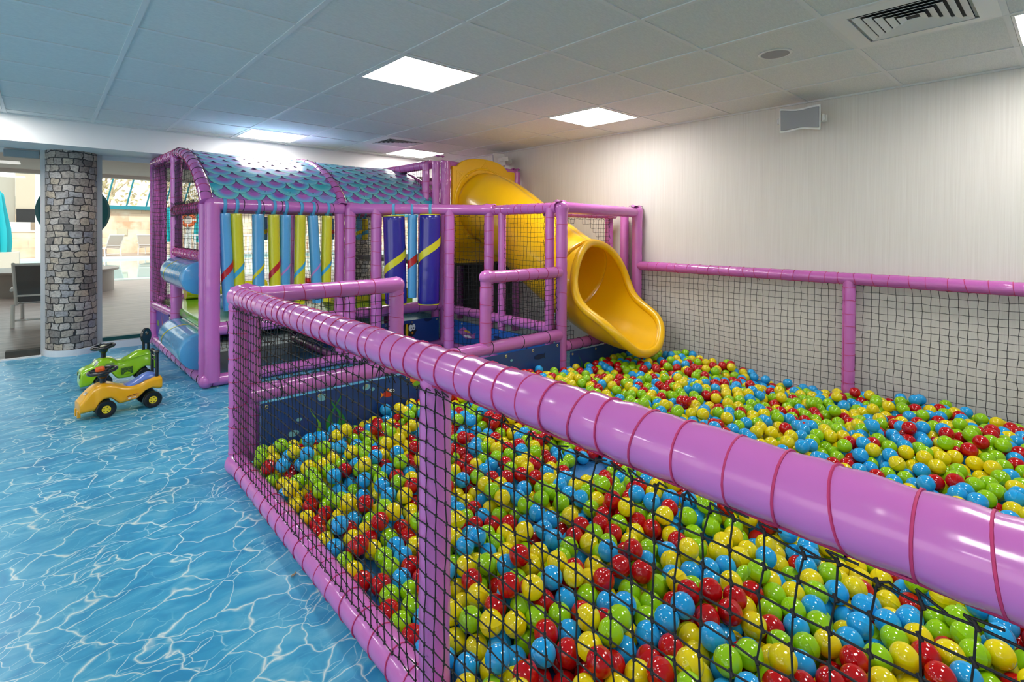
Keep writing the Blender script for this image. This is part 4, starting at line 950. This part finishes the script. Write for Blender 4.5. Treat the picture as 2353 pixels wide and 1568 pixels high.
def wheel(t, T, x, y, r, w, side, hub):
    A = T @ frame_T((x, y, r), (1, 0, 0), (0, 0, 1), (0, side, 0))
    q = MB(); q.lathe([(r * .4, -w / 2), (r * .9, -w / 2), (r, -w * .32), (r, w * .32), (r * .9, w / 2), (r * .62, w * .5), (r * .5, w * .34), (r * .1, w * .34)], A, 36)
    wh = q.build('wheel', TYRE, t)
    q = MB(); q.prism(ell(0, 0, r * .44, r * .44, 28), A @ Matrix.Translation((0, 0, w * .34)), .004)
    q.build('hub_cap', hub, wh)
    q = MB()
    for k in range(5):
        a = 2 * PI * k / 5; c = (r * .29 * math.cos(a), r * .29 * math.sin(a)); tri_ = [(c[0] + r * .1 * math.cos(a), c[1] + r * .1 * math.sin(a)), (c[0] + r * .1 * math.cos(a + 2.2), c[1] + r * .1 * math.sin(a + 2.2)), (c[0] + r * .1 * math.cos(a - 2.2), c[1] + r * .1 * math.sin(a - 2.2))]
        q.prism(tri_, A @ Matrix.Translation((0, 0, w * .34 + .0045)), .0008)
    q.build('spoke_gaps', TYRE, wh)
def steering(t, T, x, z0, z1, R, top):
    q = MB(); tilt = Matrix.Rotation(math.radians(-8), 4, 'Y'); A = T @ Matrix.Translation((x, 0, z1)) @ tilt
    MB().tube([T @ Vector((x, 0, z0 - .02)), T @ Vector((x, 0, z1))], .017, 18).build('steering_column', BLACKP, t)
    st = MB().tube([A @ Vector((R * math.cos(a), R * math.sin(a), .012)) for a in [2 * PI * j / 36 for j in range(36)]], .0105, 12, closed=True)
    for k in range(3): a = 2 * PI * k / 3 + .5; st.tube([A @ Vector((0, 0, .004)), A @ Vector((R * .95 * math.cos(a), R * .95 * math.sin(a), .012))], .009, 10)
    st.lathe([(.02, -.04), (.034, -.02), (.036, .0), (.032, .016), (.0, .018)], A, 24)
    w = st.build('steering_wheel', BLACKP, t)
    if top: MB().lathe([(.026, .016), (.027, .02), (.027, .036), (.022, .042), (0, .043)], A @ Matrix.Translation((-.012, 0, 0)), 24).build('horn_button', top, w)
    else: MB().lathe([(.02, .018), (.02, .022), (0, .023)], A, 20).build('horn_button', mat('cream sticker', (.6, .55, .4), .4), w)
# yellow car: local x runs from nose (0) to tail (.53); it stands with its nose towards the glass wall's left end
ORANGEB = mat('amber car plastic', (.83, .40, .005), .28, coat=.2); LIME = mat('lime car plastic', (.30, .60, .005), .2, coat=.4); LILB = mat('periwinkle seat', (.13, .22, .60), .3, coat=.15)
HUBY = mat('yellow hub', (.85, .65, .02), .4); REDB = mat('orange button', (.8, .12, .01), .35)
def yellow_car():
    sq = lambda x: .19 - (.19 - x) * .74 if x < .19 else (.45 + (x - .45) * .72 if x > .45 else x)
    a = math.atan2(.035, .26); T = Matrix.Translation((.292, 4.50, 0)) @ Matrix.Rotation(a, 4, 'Z') @ Matrix.Translation((-.185, 0, 0))
    t = thing('ride_on_car', 'amber yellow ride-on toy car with a blue seat and orange horn, nearest of the two', 'toy car', tuple(T @ Vector((.27, 0, 0))), 'ride-on cars by the column')
    wb = .268
    prof = [(-.004, .064, .11, .06, 0), (-.001, .055, .12, .078, .04), (.012, .052, .128, .085, .08), (.04, .053, .158, .09, .16), (.08, .054, .19, .093, .24), (.105, .056, .205, .094, .28), (.118, .07, .211, .095, .3), (.135, .098, .216, .096, .3), (.16, .116, .221, .096, .3), (.19, .122, .222, .097, .3), (.22, .116, .217, .097, .3),
            (.245, .09, .207, .095, .28), (.262, .072, .196, .094, .22), (.285, .07, .186, .092, .16), (.33, .076, .176, .09, .12), (.365, .084, .178, .09, .12), (.385, .1, .183, .09, .12), (.41, .126, .194, .092, .12), (.45, .138, .206, .094, .1), (.485, .13, .213, .096, .06), (.52, .124, .214, .097, .03), (.534, .126, .213, .094, .02), (.538, .134, .205, .085, 0)]
    prof = [(sq(q[0]),) + q[1:] for q in prof]
    m = MB(); car_body(m, T, densify(prof, 4), e=5.0, n=36); m.build('body', ORANGEB, t)
    m = MB(); sp = [(.252, .176, .183, .03, 0), (.26, .166, .189, .05, .1), (.30, .158, .182, .056, .15), (.34, .16, .19, .058, .2), (.38, .172, .212, .06, .25), (.42, .185, .236, .062, .35), (.45, .192, .243, .062, .4), (.48, .195, .235, .058, .4), (.495, .198, .222, .045, .3), (.498, .2, .212, .03, 0)]
    car_body(m, T, densify(sp, 3), e=2.6); s_ = m.build('seat', LILB, t)
    m = MB()
    for x in (.31, .345, .38): m.tube([T @ Vector((x, y_, .184 + (x - .3) * .42 - abs(y_) * .1 + (.0 if x < .33 else .001))) for y_ in np.linspace(-.045, .045, 9)], .0014, 6)
    m.build('seat_creases', LILB, s_)
    steering(t, T, .185, .2, .292, .078, REDB)
    m = MB(); m.tube([T @ Vector(p) for p in [(.488, -.055, .2), (.488, -.055, .38)]], .0105, 12); m.tube([T @ Vector(p) for p in [(.488, .055, .2), (.488, .055, .38)]], .0105, 12)
    for s in (-1, 1): m.ball(T @ Vector((.488, s * .055, .386)), .016, 14)
    h_ = m.build('back_frame', BLACKP, t)
    for z in (.385, .352, .325): MB().tube([T @ Vector((.488, -.052, z)), T @ Vector((.488, .052, z))], .0055, 10).build('back_bar', BLACKP if z < .33 else CHROME, h_)
    for x in (.185, .185 + wb):
        for s in (-1, 1): wheel(t, T, x, s * .082, .0575, .036, s, HUBY)
        MB().tube([T @ Vector((x, -.08, .0575)), T @ Vector((x, .08, .0575))], .008, 8).build('axle', TYRE, t)
    MB().box(.04, -.05, .022, .058, -.022, .07, 0, T).box(.04, .022, .022, .058, .05, .07, 0, T).build('bumper_feet', ORANGEB, t, False, bevel=.003)
    A = T @ frame_T((.30, -.0935, .09), (1, .0, .06), (0, 0, 1), (0, -1, 0))
    st = MB().prism([(0, .0), (.06, .0), (.072, .03), (.06, .036), (0, .026)], A, .001).build('side_sticker', mat('orange sticker', (.75, .3, .02), .35), t, False)
    MB().prism([(.0, .024), (.058, .028), (.058, .032), (.0, .027)], A @ Matrix.Translation((0, 0, .001)), .0005).build('sticker_bar', PM['black'], st, False)
    MB().prism([(.008, .006), (.025, .009), (.025, .015), (.006, .015)], A @ Matrix.Translation((0, 0, .001)), .0005).prism([(.03, .009), (.05, .008), (.05, .015), (.03, .015)], A @ Matrix.Translation((0, 0, .001)), .0005).build('sticker_blocks', WHITEP, st, False)
    B = T @ frame_T((.088, -.03, .172), (1, 0, 1.0), (0, 1, 0), (-.7, 0, .7)); es = MB()
    for q in (0, .026): es.prism(ell(0, q, .012, .009), B, .0012)
    ey = es.build('hood_eyes', WHITEP, t, False); es = MB()
    for q in (0, .026): es.prism(ell(.003, q - .002, .005, .004), B @ Matrix.Translation((0, 0, .0013)), .0004)
    es.build('hood_pupils', PM['black'], ey, False)
yellow_car()
def green_car():
    T = Matrix.Translation((.20, 5.28, 0)) @ Matrix.Rotation(.06, 4, 'Z') @ Matrix.Diagonal((.92, 1, 1, 1))
    t = thing('ride_on_car', 'lime green ride-on toy car with cartoon eyes and a black backrest, behind the yellow one', 'toy car', tuple(T @ Vector((.27, 0, 0))), 'ride-on cars by the column')
    prof = [(-.012, .06, .08, .05, 0), (-.008, .04, .12, .085, .1), (.0, .038, .16, .098, .15), (.03, .04, .178, .103, .2), (.07, .05, .19, .105, .22), (.09, .085, .2, .105, .24), (.11, .115, .222, .105, .3), (.14, .13, .236, .106, .36), (.17, .13, .24, .106, .38), (.205, .12, .238, .106, .38),
            (.23, .085, .226, .105, .36), (.25, .065, .21, .103, .32), (.29, .06, .208, .1, .3), (.34, .062, .228, .1, .34), (.38, .08, .25, .1, .38), (.41, .11, .262, .1, .4), (.45, .13, .265, .1, .4), (.49, .125, .256, .1, .38), (.52, .1, .235, .097, .32), (.54, .1, .2, .085, .2), (.545, .12, .18, .06, 0)]
    m = MB(); car_body(m, T, densify(prof, 4), e=4.6, n=36); bd = m.build('body', LIME, t)
    MB().tube([T @ Vector((x, -.075 - .01 * (x < .4), .212 + (x - .25) * .1)) for x in np.linspace(.25, .5, 12)], .0035, 8).build('side_moulding', LIME, t)
    steering(t, T, .16, .22, .315, .08, None)
    for x in (.15, .44):
        for s in (-1, 1): wheel(t, T, x, s * .088, .06, .036, s, BLACKP)
        MB().tube([T @ Vector((x, -.08, .06)), T @ Vector((x, .08, .06))], .008, 8).build('axle', TYRE, t)
    bk = MB(); A = T @ frame_T((.47, 0, .375), (.8, .6, 0), (0, 0, 1), (.6, -.8, 0)); out = ell(0, 0, .052, .066, 32); hole = ell(0, .025, .018, .016, 32)
    for z in (-.012, .012):
        k0 = len(bk.v); vs = [A @ Vector((x, y, z)) for x, y in out] + [A @ Vector((x, y, z)) for x, y in hole]
        bk.add(vs, [(j, (j + 1) % 32, 32 + (j + 1) % 32, 32 + j) if z > 0 else (32 + j, 32 + (j + 1) % 32, (j + 1) % 32, j) for j in range(32)])
    bk.f += [(j, (j + 1) % 32, 64 + (j + 1) % 32, 64 + j) for j in range(32)] + [(32 + j, 96 + j, 96 + (j + 1) % 32, 32 + (j + 1) % 32) for j in range(32)]; bk.m += [0] * 64
    b_ = bk.build('backrest', BLACKP, t, bevel=.004)
    for s in (-1, 1): MB().tube([T @ Vector((.47 + s * .022, s * .02, .25)), T @ Vector((.47 + s * .022, s * .02, .34))], .011, 12).build('backrest_post', BLACKP, t)
    A = T @ frame_T((.27, -.0985, .1), (1, 0, 0), (0, .12, 1), (0, -1, .12)); dk = mat('olive decal', (.03, .09, .01), .3)
    st = MB().prism([(0, 0), (.085, 0), (.085, .055), (0, .05)], A, .0012).build('side_decal', dk, t, False)
    for k, (cx_, cy_) in enumerate(((.015, .034), (.042, .036), (.069, .038), (.028, .016), (.056, .018))):
        MB().tube([A @ Vector((cx_ + .0135 * math.cos(q), cy_ + .0125 * math.sin(q), .0016)) for q in [2 * PI * j / 6 + .52 for j in range(6)]], .0006, 5, closed=True).build('hexagon_line', LIME, st)
    MB().prism([(.02, 0), (.07, 0), (.062, .012), (.045, .017), (.028, .012)], A @ Matrix.Translation((0, 0, .0013)), .0006).build('decal_hump', LIME, st, False)
    for s in (-1, 1):
        E_ = T @ frame_T((.103, s * .055, .203), (0, 1, 0), (.5, -s * .15, .86), (-.86, 0, .5)); e1 = MB().prism(ell(0, 0, .02, .026, 24), E_ @ Matrix.Translation((0, 0, -.004)), .012).build('eye', WHITEP, t, False)
        MB().prism(ell(0, -.003, .009, .013, 20), E_ @ Matrix.Translation((0, 0, .0085)), .0008).build('pupil', PM['black'], e1, False)
        MB().prism(ell(0, 0, .014, .016, 20), T @ frame_T((.0, s * .062, .125), (0, 1, 0), (0, 0, 1), (-1, s * .5, 0)), .012).build('headlight', dk, t, False)
        MB().prism([(0, 0), (.06, 0), (.075, -.014), (.02, -.018)], T @ frame_T((.155, s * .096, .205), (1, 0, 0), (0, -s * .35, 1), (0, s, .35)), .002).build('side_window', mat('olive window', (.12, .24, .04), .3), t, False)
green_car()
# dry leaf on the floor by the fence
lf = MB().prism([(0, 0), (.012, .006), (.022, .002), (.03, .008), (.025, -.002), (.014, -.005)], frame_T((.665, 1.93, .004), (1, .4, .1), (-.4, 1, 0), (0, 0, 1)), .0012)
tag(lf.build('dry_leaf', mat('dry leaf', (.35, .26, .15), .8), smooth=False), 'small dry leaf on the water-print floor beside the fence', 'leaf')

# ================================================================ THE POOL HALL BEHIND THE GLASS
struct('floor_hall', MB().box(-9, 7.06, -.08, 14, 16.3, -.01).box(-9, 29, -.08, 24, 36, -.01).box(-9, 16.3, -.08, -3.5, 29, -.01), DECK)
tag(MB().box(-3.5, 16.3, -.3, 24, 29, -.07).build('pool_water', mat('pool water', (.25, .5, .52), .03), smooth=False), 'still pale pool water beyond the glass wall', 'water', kind='stuff')
struct('trim_5', MB().box(-3.5, 16.1, -.009, 24, 16.35, .02).box(-3.5, 28.9, -.07, 24, 29.15, .03), mat('pale pool edge', (.6, .7, .7), .4))
struct('ceiling_hall', MB().box(-9, 7.12, 2.36, 14, 13.0, 2.5).box(-9, 13.0, 2.3, 14, 13.2, 3.2), mat('hall ceiling', (.62, .58, .54), .7))
struct('wall_hall_far', MB().box(-4, 34, -.08, 26, 34.3, 2.35), PINKS)
struct('wall_hall_side', MB().box(-9.2, 7, -.08, -9, 36, 6).box(14, 7, -.08, 14.2, 16, 2.6), mat('hall cream wall', (.62, .55, .45), .7))
fr = MB()
for k in range(34): x = -3.65 + k * .85; fr.tube([(x, 33.9, 2.3), (x + .55, 33.0, 5.2)], .04, 6)
fr.box(-4, 33.7, 2.3, 28, 34.1, 2.5); fr.box(-4, 32.9, 5.15, 28, 33.1, 5.3)
struct('window_3', fr, mat('teal mullion', (.01, .2, .26), .4))
for i in range(11):
    x = -1.5 + i * 2.15; t = tag(MB().box(x, 33.93, .95, x + .42, 33.99, 1.3).build('wall_vent', mat('cream grille', (.55, .52, .38), .6), smooth=False), 'cream square grille in the far pink stone wall of the pool hall', 'vent', 'cream grilles along the far stone wall')
def lounger(x, y, rz, s, label, cloth, fm, group='white pool loungers'):
    T = Matrix.Translation((x, y, -.01)) @ Matrix.Rotation(rz, 4, 'Z') @ Matrix.Diagonal((s, s, s, 1)); t = thing('sun_lounger', label, 'lounger', (x, y, -.01), group)
    def tb(nm, pts, r, m=fm, par=t): return MB().tube([T @ Vector(p) for p in pts], r * s, 8).build(nm, m, par)
    for q in (-.3, .3): tb('side_rail', [(0, q, .36), (1.25, q, .36)], .022); tb('back_rail', [(0, q, .36), (-.35, q, 1.02)], .022)
    tb('cross_bar', [(-.35, -.3, 1.0), (-.35, .3, 1.0)], .02); tb('cross_bar', [(-.08, -.3, .5), (-.08, .3, .5)], .016); tb('cross_bar', [(1.25, -.3, .36), (1.25, .3, .36)], .02); tb('cross_bar', [(.05, -.33, .1), (.05, .33, .1)], .014)
    for q in (-.34, .34):
        for xx in (.0, 1.1): tb('leg', [(xx, q, .36), (xx + (-.05 if xx < .5 else .05), q, .0)], .026)
        tb('armrest', [(-.14, q, .6), (.0, q, .62), (.3, q, .6), (.36, q, .5), (.36, q, .34)], .024)
    def sheet(nm, a, b_): MB().add([T @ Vector((a[0], -.28, a[1])), T @ Vector((a[0], .28, a[1])), T @ Vector((b_[0], .28, b_[1])), T @ Vector((b_[0], -.28, b_[1]))] + [T @ Vector((a[0] + .008, -.28, a[1] - .008)), T @ Vector((a[0] + .008, .28, a[1] - .008)), T @ Vector((b_[0] + .008, .28, b_[1] - .008)), T @ Vector((b_[0] + .008, -.28, b_[1] - .008))], [(0, 1, 2, 3), (7, 6, 5, 4), (0, 4, 5, 1), (1, 5, 6, 2), (2, 6, 7, 3), (3, 7, 4, 0)]).build(nm, cloth, t, False)
    sheet('back_sling', (-.02, .4), (-.34, .99)); sheet('seat_sling', (0, .375), (1.24, .375))
    return t
CREAM = mat('cream sling', (.62, .56, .5), .7); OFFW = mat('off white frame', (.68, .66, .62), .4)
lounger(-.03, 9.25, 1.5, .83, 'lounger with a dark mesh back just outside the left glass pane', SLING, OFFW, None)
lounger(4.45, 9.0, .9, 1.1, 'dark mesh lounger seen through the nets behind the netted gap', SLING, OFFW, None)
lounger(2.35, 30.6, 2.0, 1.0, 'white lounger on the far side of the pool, nearest the stone column', CREAM, WHITEP)
lounger(3.75, 31.3, 1.2, 1.0, 'white lounger on the far side of the pool, beside the purple frame', CREAM, WHITEP)
lounger(.75, 32.4, 1.0, 1.0, 'white lounger on the far side of the pool, mostly hidden by the column', CREAM, WHITEP)
tag(MB().lathe([(1.02, 0), (1.02, .42), (1.1, .43), (1.1, .47), (0, .475)], Matrix.Translation((.08, 14.0, -.01)), 48).build('round_bench', mat('grey brown stone', (.22, .19, .16), .4)), 'round stone bench beside the pool, right of the column', 'bench')
def umbrella(x, y, s, label):
    t = thing('closed_umbrella', label, 'umbrella', (x, y, 0), 'closed teal umbrellas'); T = Matrix.Translation((x, y, 0)) @ Matrix.Diagonal((s, s, s, 1))
    MB().tube([T @ Vector((0, 0, 0)), T @ Vector((0, 0, 2.5))], .03 * s, 10).build('pole', OFFW, t)
    n = 40; V = []; pr_ = [(.04, 2.45), (.13, 2.3), (.17, 1.9), (.25, 1.3), (.27, .9), (.25, .55)]
    for r, z in pr_: V += [T @ Vector((r * (1 + .28 * math.cos(8 * 2 * PI * j / n)) * math.cos(2 * PI * j / n), r * (1 + .28 * math.cos(8 * 2 * PI * j / n)) * math.sin(2 * PI * j / n), z)) for j in range(n)]
    m = MB(); m.add(V, [(i * n + j, i * n + (j + 1) % n, (i + 1) * n + (j + 1) % n, (i + 1) * n + j) for i in range(len(pr_) - 1) for j in range(n)]); m.build('canopy', TEALC, t)
    m = MB(); m.box(-.5, -.5, -.065, .5, .5, .6, 0, T); m.build('base', mat('stone plinth', (.6, .5, .42), .6), t, False)
umbrella(-1.05, 21.0, .98, 'closed teal umbrella on a stone plinth at the left edge')
umbrella(4.85, 33.0, 1.0, 'closed teal umbrella seen through the left nets, beside the orange life ring')
umbrella(6.15, 31.5, 1.0, 'closed teal umbrella seen between the corner post and the first noodle')
# bar seen through the left pane
bt = thing('pool_bar', 'stone fronted bar with a white counter seen through the left pane', 'bar', (-3, 31, 0))
MB().box(-5.2, 30.9, -.01, -.31, 31.2, 1.13).build('front', PINKS, bt, False); MB().box(-5.2, 30.85, 1.13, -.31, 31.3, 1.19).build('counter_top', WHITEP, bt, False)
MB().box(-2.6, 31.0, 1.19, -.48, 31.2, 1.55).build('panelled_counter', WHITEP, bt, False); MB().box(-.95, 31.6, 1.55, -.28, 31.7, 2.14).build('dark_screen', DARK, bt, False)
MB().box(-.98, 31.71, 1.9, -.2, 31.9, 4.0).build('back_wall', mat('bar wall', (.55, .48, .38), .7), bt, False); MB().box(-6.0, 32, .0, -1.0, 32.2, 3.6).build('back_wall', mat('bar wall grey', (.42, .4, .35), .7), bt, False)
tag(MB().box(-.31, 30.0, -.01, -.06, 30.6, 4.6).build('white_pillar', mat('bright white plaster', (.85, .83, .8), .6), smooth=False), 'bright white pillar right of the bar, seen beside the stone column', 'pillar')
tag(MB().lathe([(.0, 0), (.37, .0), (.4, .03), (.37, .06), (0, .07)], frame_T((.30, 9.3, 1.52), (1, .1, 0), (0, 0, 1), (-.1, 1, 0)), 48).build('round_sign', TEAL), 'big round teal disc whose edge shows right of the column', 'panel')
# balustrade and life ring behind the play frame
bl = thing('balustrade', 'white railing along the pool seen through the play frame nets', 'railing', (9, 28.6, 0))
MB().box(4.9, 28.5, .95, 14, 28.62, 1.05).box(4.9, 28.5, .1, 14, 28.6, .2).build('rail', WHITEP, bl, False)
for k in range(46): MB().box(4.9 + k * .195, 28.52, .1, 4.9 + k * .195 + .075, 28.58, .97).build('baluster', WHITEP, bl, False)
lr = thing('life_ring', 'orange life ring with white bands hanging behind the nets', 'life ring', (5.2, 29.4, 1.4))
rc = Vector((5.2, 29.4, 1.74)); fx, fz = Vector((.85, -.5, 0)).normalized(), Vector((0, 0, 1))
MB().tube([rc + (fx * math.cos(a) + fz * math.sin(a)) * .28 for a in [2 * PI * j / 36 for j in range(36)]], .08, 14, closed=True).build('ring', mat('life ring orange', (.75, .12, .02), .5), lr)
for k in range(4): a0 = PI / 2 * k; MB().tube([rc + (fx * math.cos(a0 + q) + fz * math.sin(a0 + q)) * .28 for q in (-.1, 0, .1)], .085, 14).build('band', WHITEP, lr)
tag(MB().tube([(5.25, 29.6, 0), (5.25, 29.6, 2.3)], .11, 10).build('hanging_post', WHITEP), 'white post carrying the orange life ring', 'post')
stone_column('stone_column', 3.93, 8.0, .22, -.01, 2.37, 'second grey stone column standing behind the netted gap')
# recessed lamps and a detector on the hall ceiling
for k, (x, y) in enumerate(((-.05, 9.0), (-.3, 10.2), (.95, 10.0), (1.6, 9.4), (2.6, 10.0))):
    s_ = MB().lathe([(.07, 0), (.075, .006), (.0, .007)], Matrix.Translation((x, y, 2.351)), 24).build('downlight', mat('warm lamp', (1, .9, .75), .5, emit=(1, .9, .75), estr=6)); tag(s_, ['small round ceiling lamp above the dark lounger', 'second small round ceiling lamp, left of the column', 'small round ceiling lamp right of the column', 'small ceiling lamp just left of the purple frame top', 'small ceiling lamp seen behind the arch'][k], 'lamp', 'round lamps in the pool hall ceiling')
tag(MB().lathe([(.04, 0), (.05, .02), (.05, .05), (.0, .051)], Matrix.Translation((.85, 8.2, 2.308)), 24).build('smoke_detector', mat('beige plastic', (.5, .43, .33), .5)), 'small beige detector on the hall ceiling left of the frame top', 'detector')
tag(MB().box(-.3, 6.99, 1.98, -.04, 7.075, 2.05).build('door_closer', mat('worn steel', (.25, .3, .32), .45), smooth=False, bevel=.004), 'worn metal patch fitting at the top of the left glass pane', 'fitting')
tag(MB().box(-.29, 6.985, .0, -.04, 7.075, .075).build('floor_fitting', mat('rusty steel', (.05, .045, .035), .6, var=.5, bscale=20), smooth=False, bevel=.003), 'dark rusty patch fitting at the foot of the left glass pane', 'fitting')
tag(MB().box(XW - .05, 4.8, .085, XW - .001, 6.9, 1.0).build('wall_shade_panel', mat('charcoal padding', (.03, .03, .033), .6), smooth=False, bevel=.01), 'added dark padding behind the nets under the slide tower', 'shade panel')  # dark panel standing in for shade on the bare right wall
# outside
tag(MB().box(-2, 62, 0, 40, 63, 6.5).build('white_building', mat('white render', (.85, .83, .8), .7), smooth=False), 'white building outside behind the slanted windows', 'building')
struct('ground_outside', MB().box(-30, 36, -.2, 50, 90, -.1), mat('dry ground', (.5, .42, .3), .9))
def tree(x, y, h, label, seed):
    rg = random.Random(seed); t = thing('tree', label, 'tree', (x, y, 0), 'bare olive trees outside'); m = MB(); A = []; B = []; R = []
    def br(p, d, l, r, k):
        q = p + d * l; m.tube([p, p + d * l * .5 + Vector((rg.uniform(-.1, .1), 0, rg.uniform(-.05, .1))) * l, q], [r, r * .8, r * .6], 6)
        if k: 
            for _ in range(3): br(q, (d + Vector((rg.uniform(-.8, .8), rg.uniform(-.5, .5), rg.uniform(-.1, .6)))).normalized(), l * .72, r * .6, k - 1)
    br(Vector((x, y, 0)), Vector((0, 0, 1)), h * .3, .14, 5); m.build('branches', mat('bark', (.5, .42, .3), .9), t)
    lm = MB()
    for _ in range(600):
        a = rg.uniform(0, 6.28); z = rg.uniform(h * .4, h * 1.1); rr = rg.uniform(0, h * .45); p = Vector((x + rr * math.cos(a), y + rr * math.sin(a) * .6, z)); u = Vector((rg.uniform(-1, 1), rg.uniform(-1, 1), rg.uniform(-1, 1))).normalized() * .16; w = u.cross(Vector((0, 1, .3))).normalized() * .07
        lm.add([p, p + u + w, p + u * 2, p + u - w], [(0, 1, 2, 3)])
    lm.build('foliage', mat('olive leaves', (.62, .58, .38), .8), t, False)
tree(2.6, 39, 6.5, 'tree outside the slanted windows nearest the column', 3); tree(9.2, 52, 6.8, 'tree outside the slanted windows nearest the purple frame', 5); tree(-5, 43, 6, 'tree outside, mostly behind the column', 8); tree(17.5, 41, 6.4, 'tree outside seen through the nets', 9)
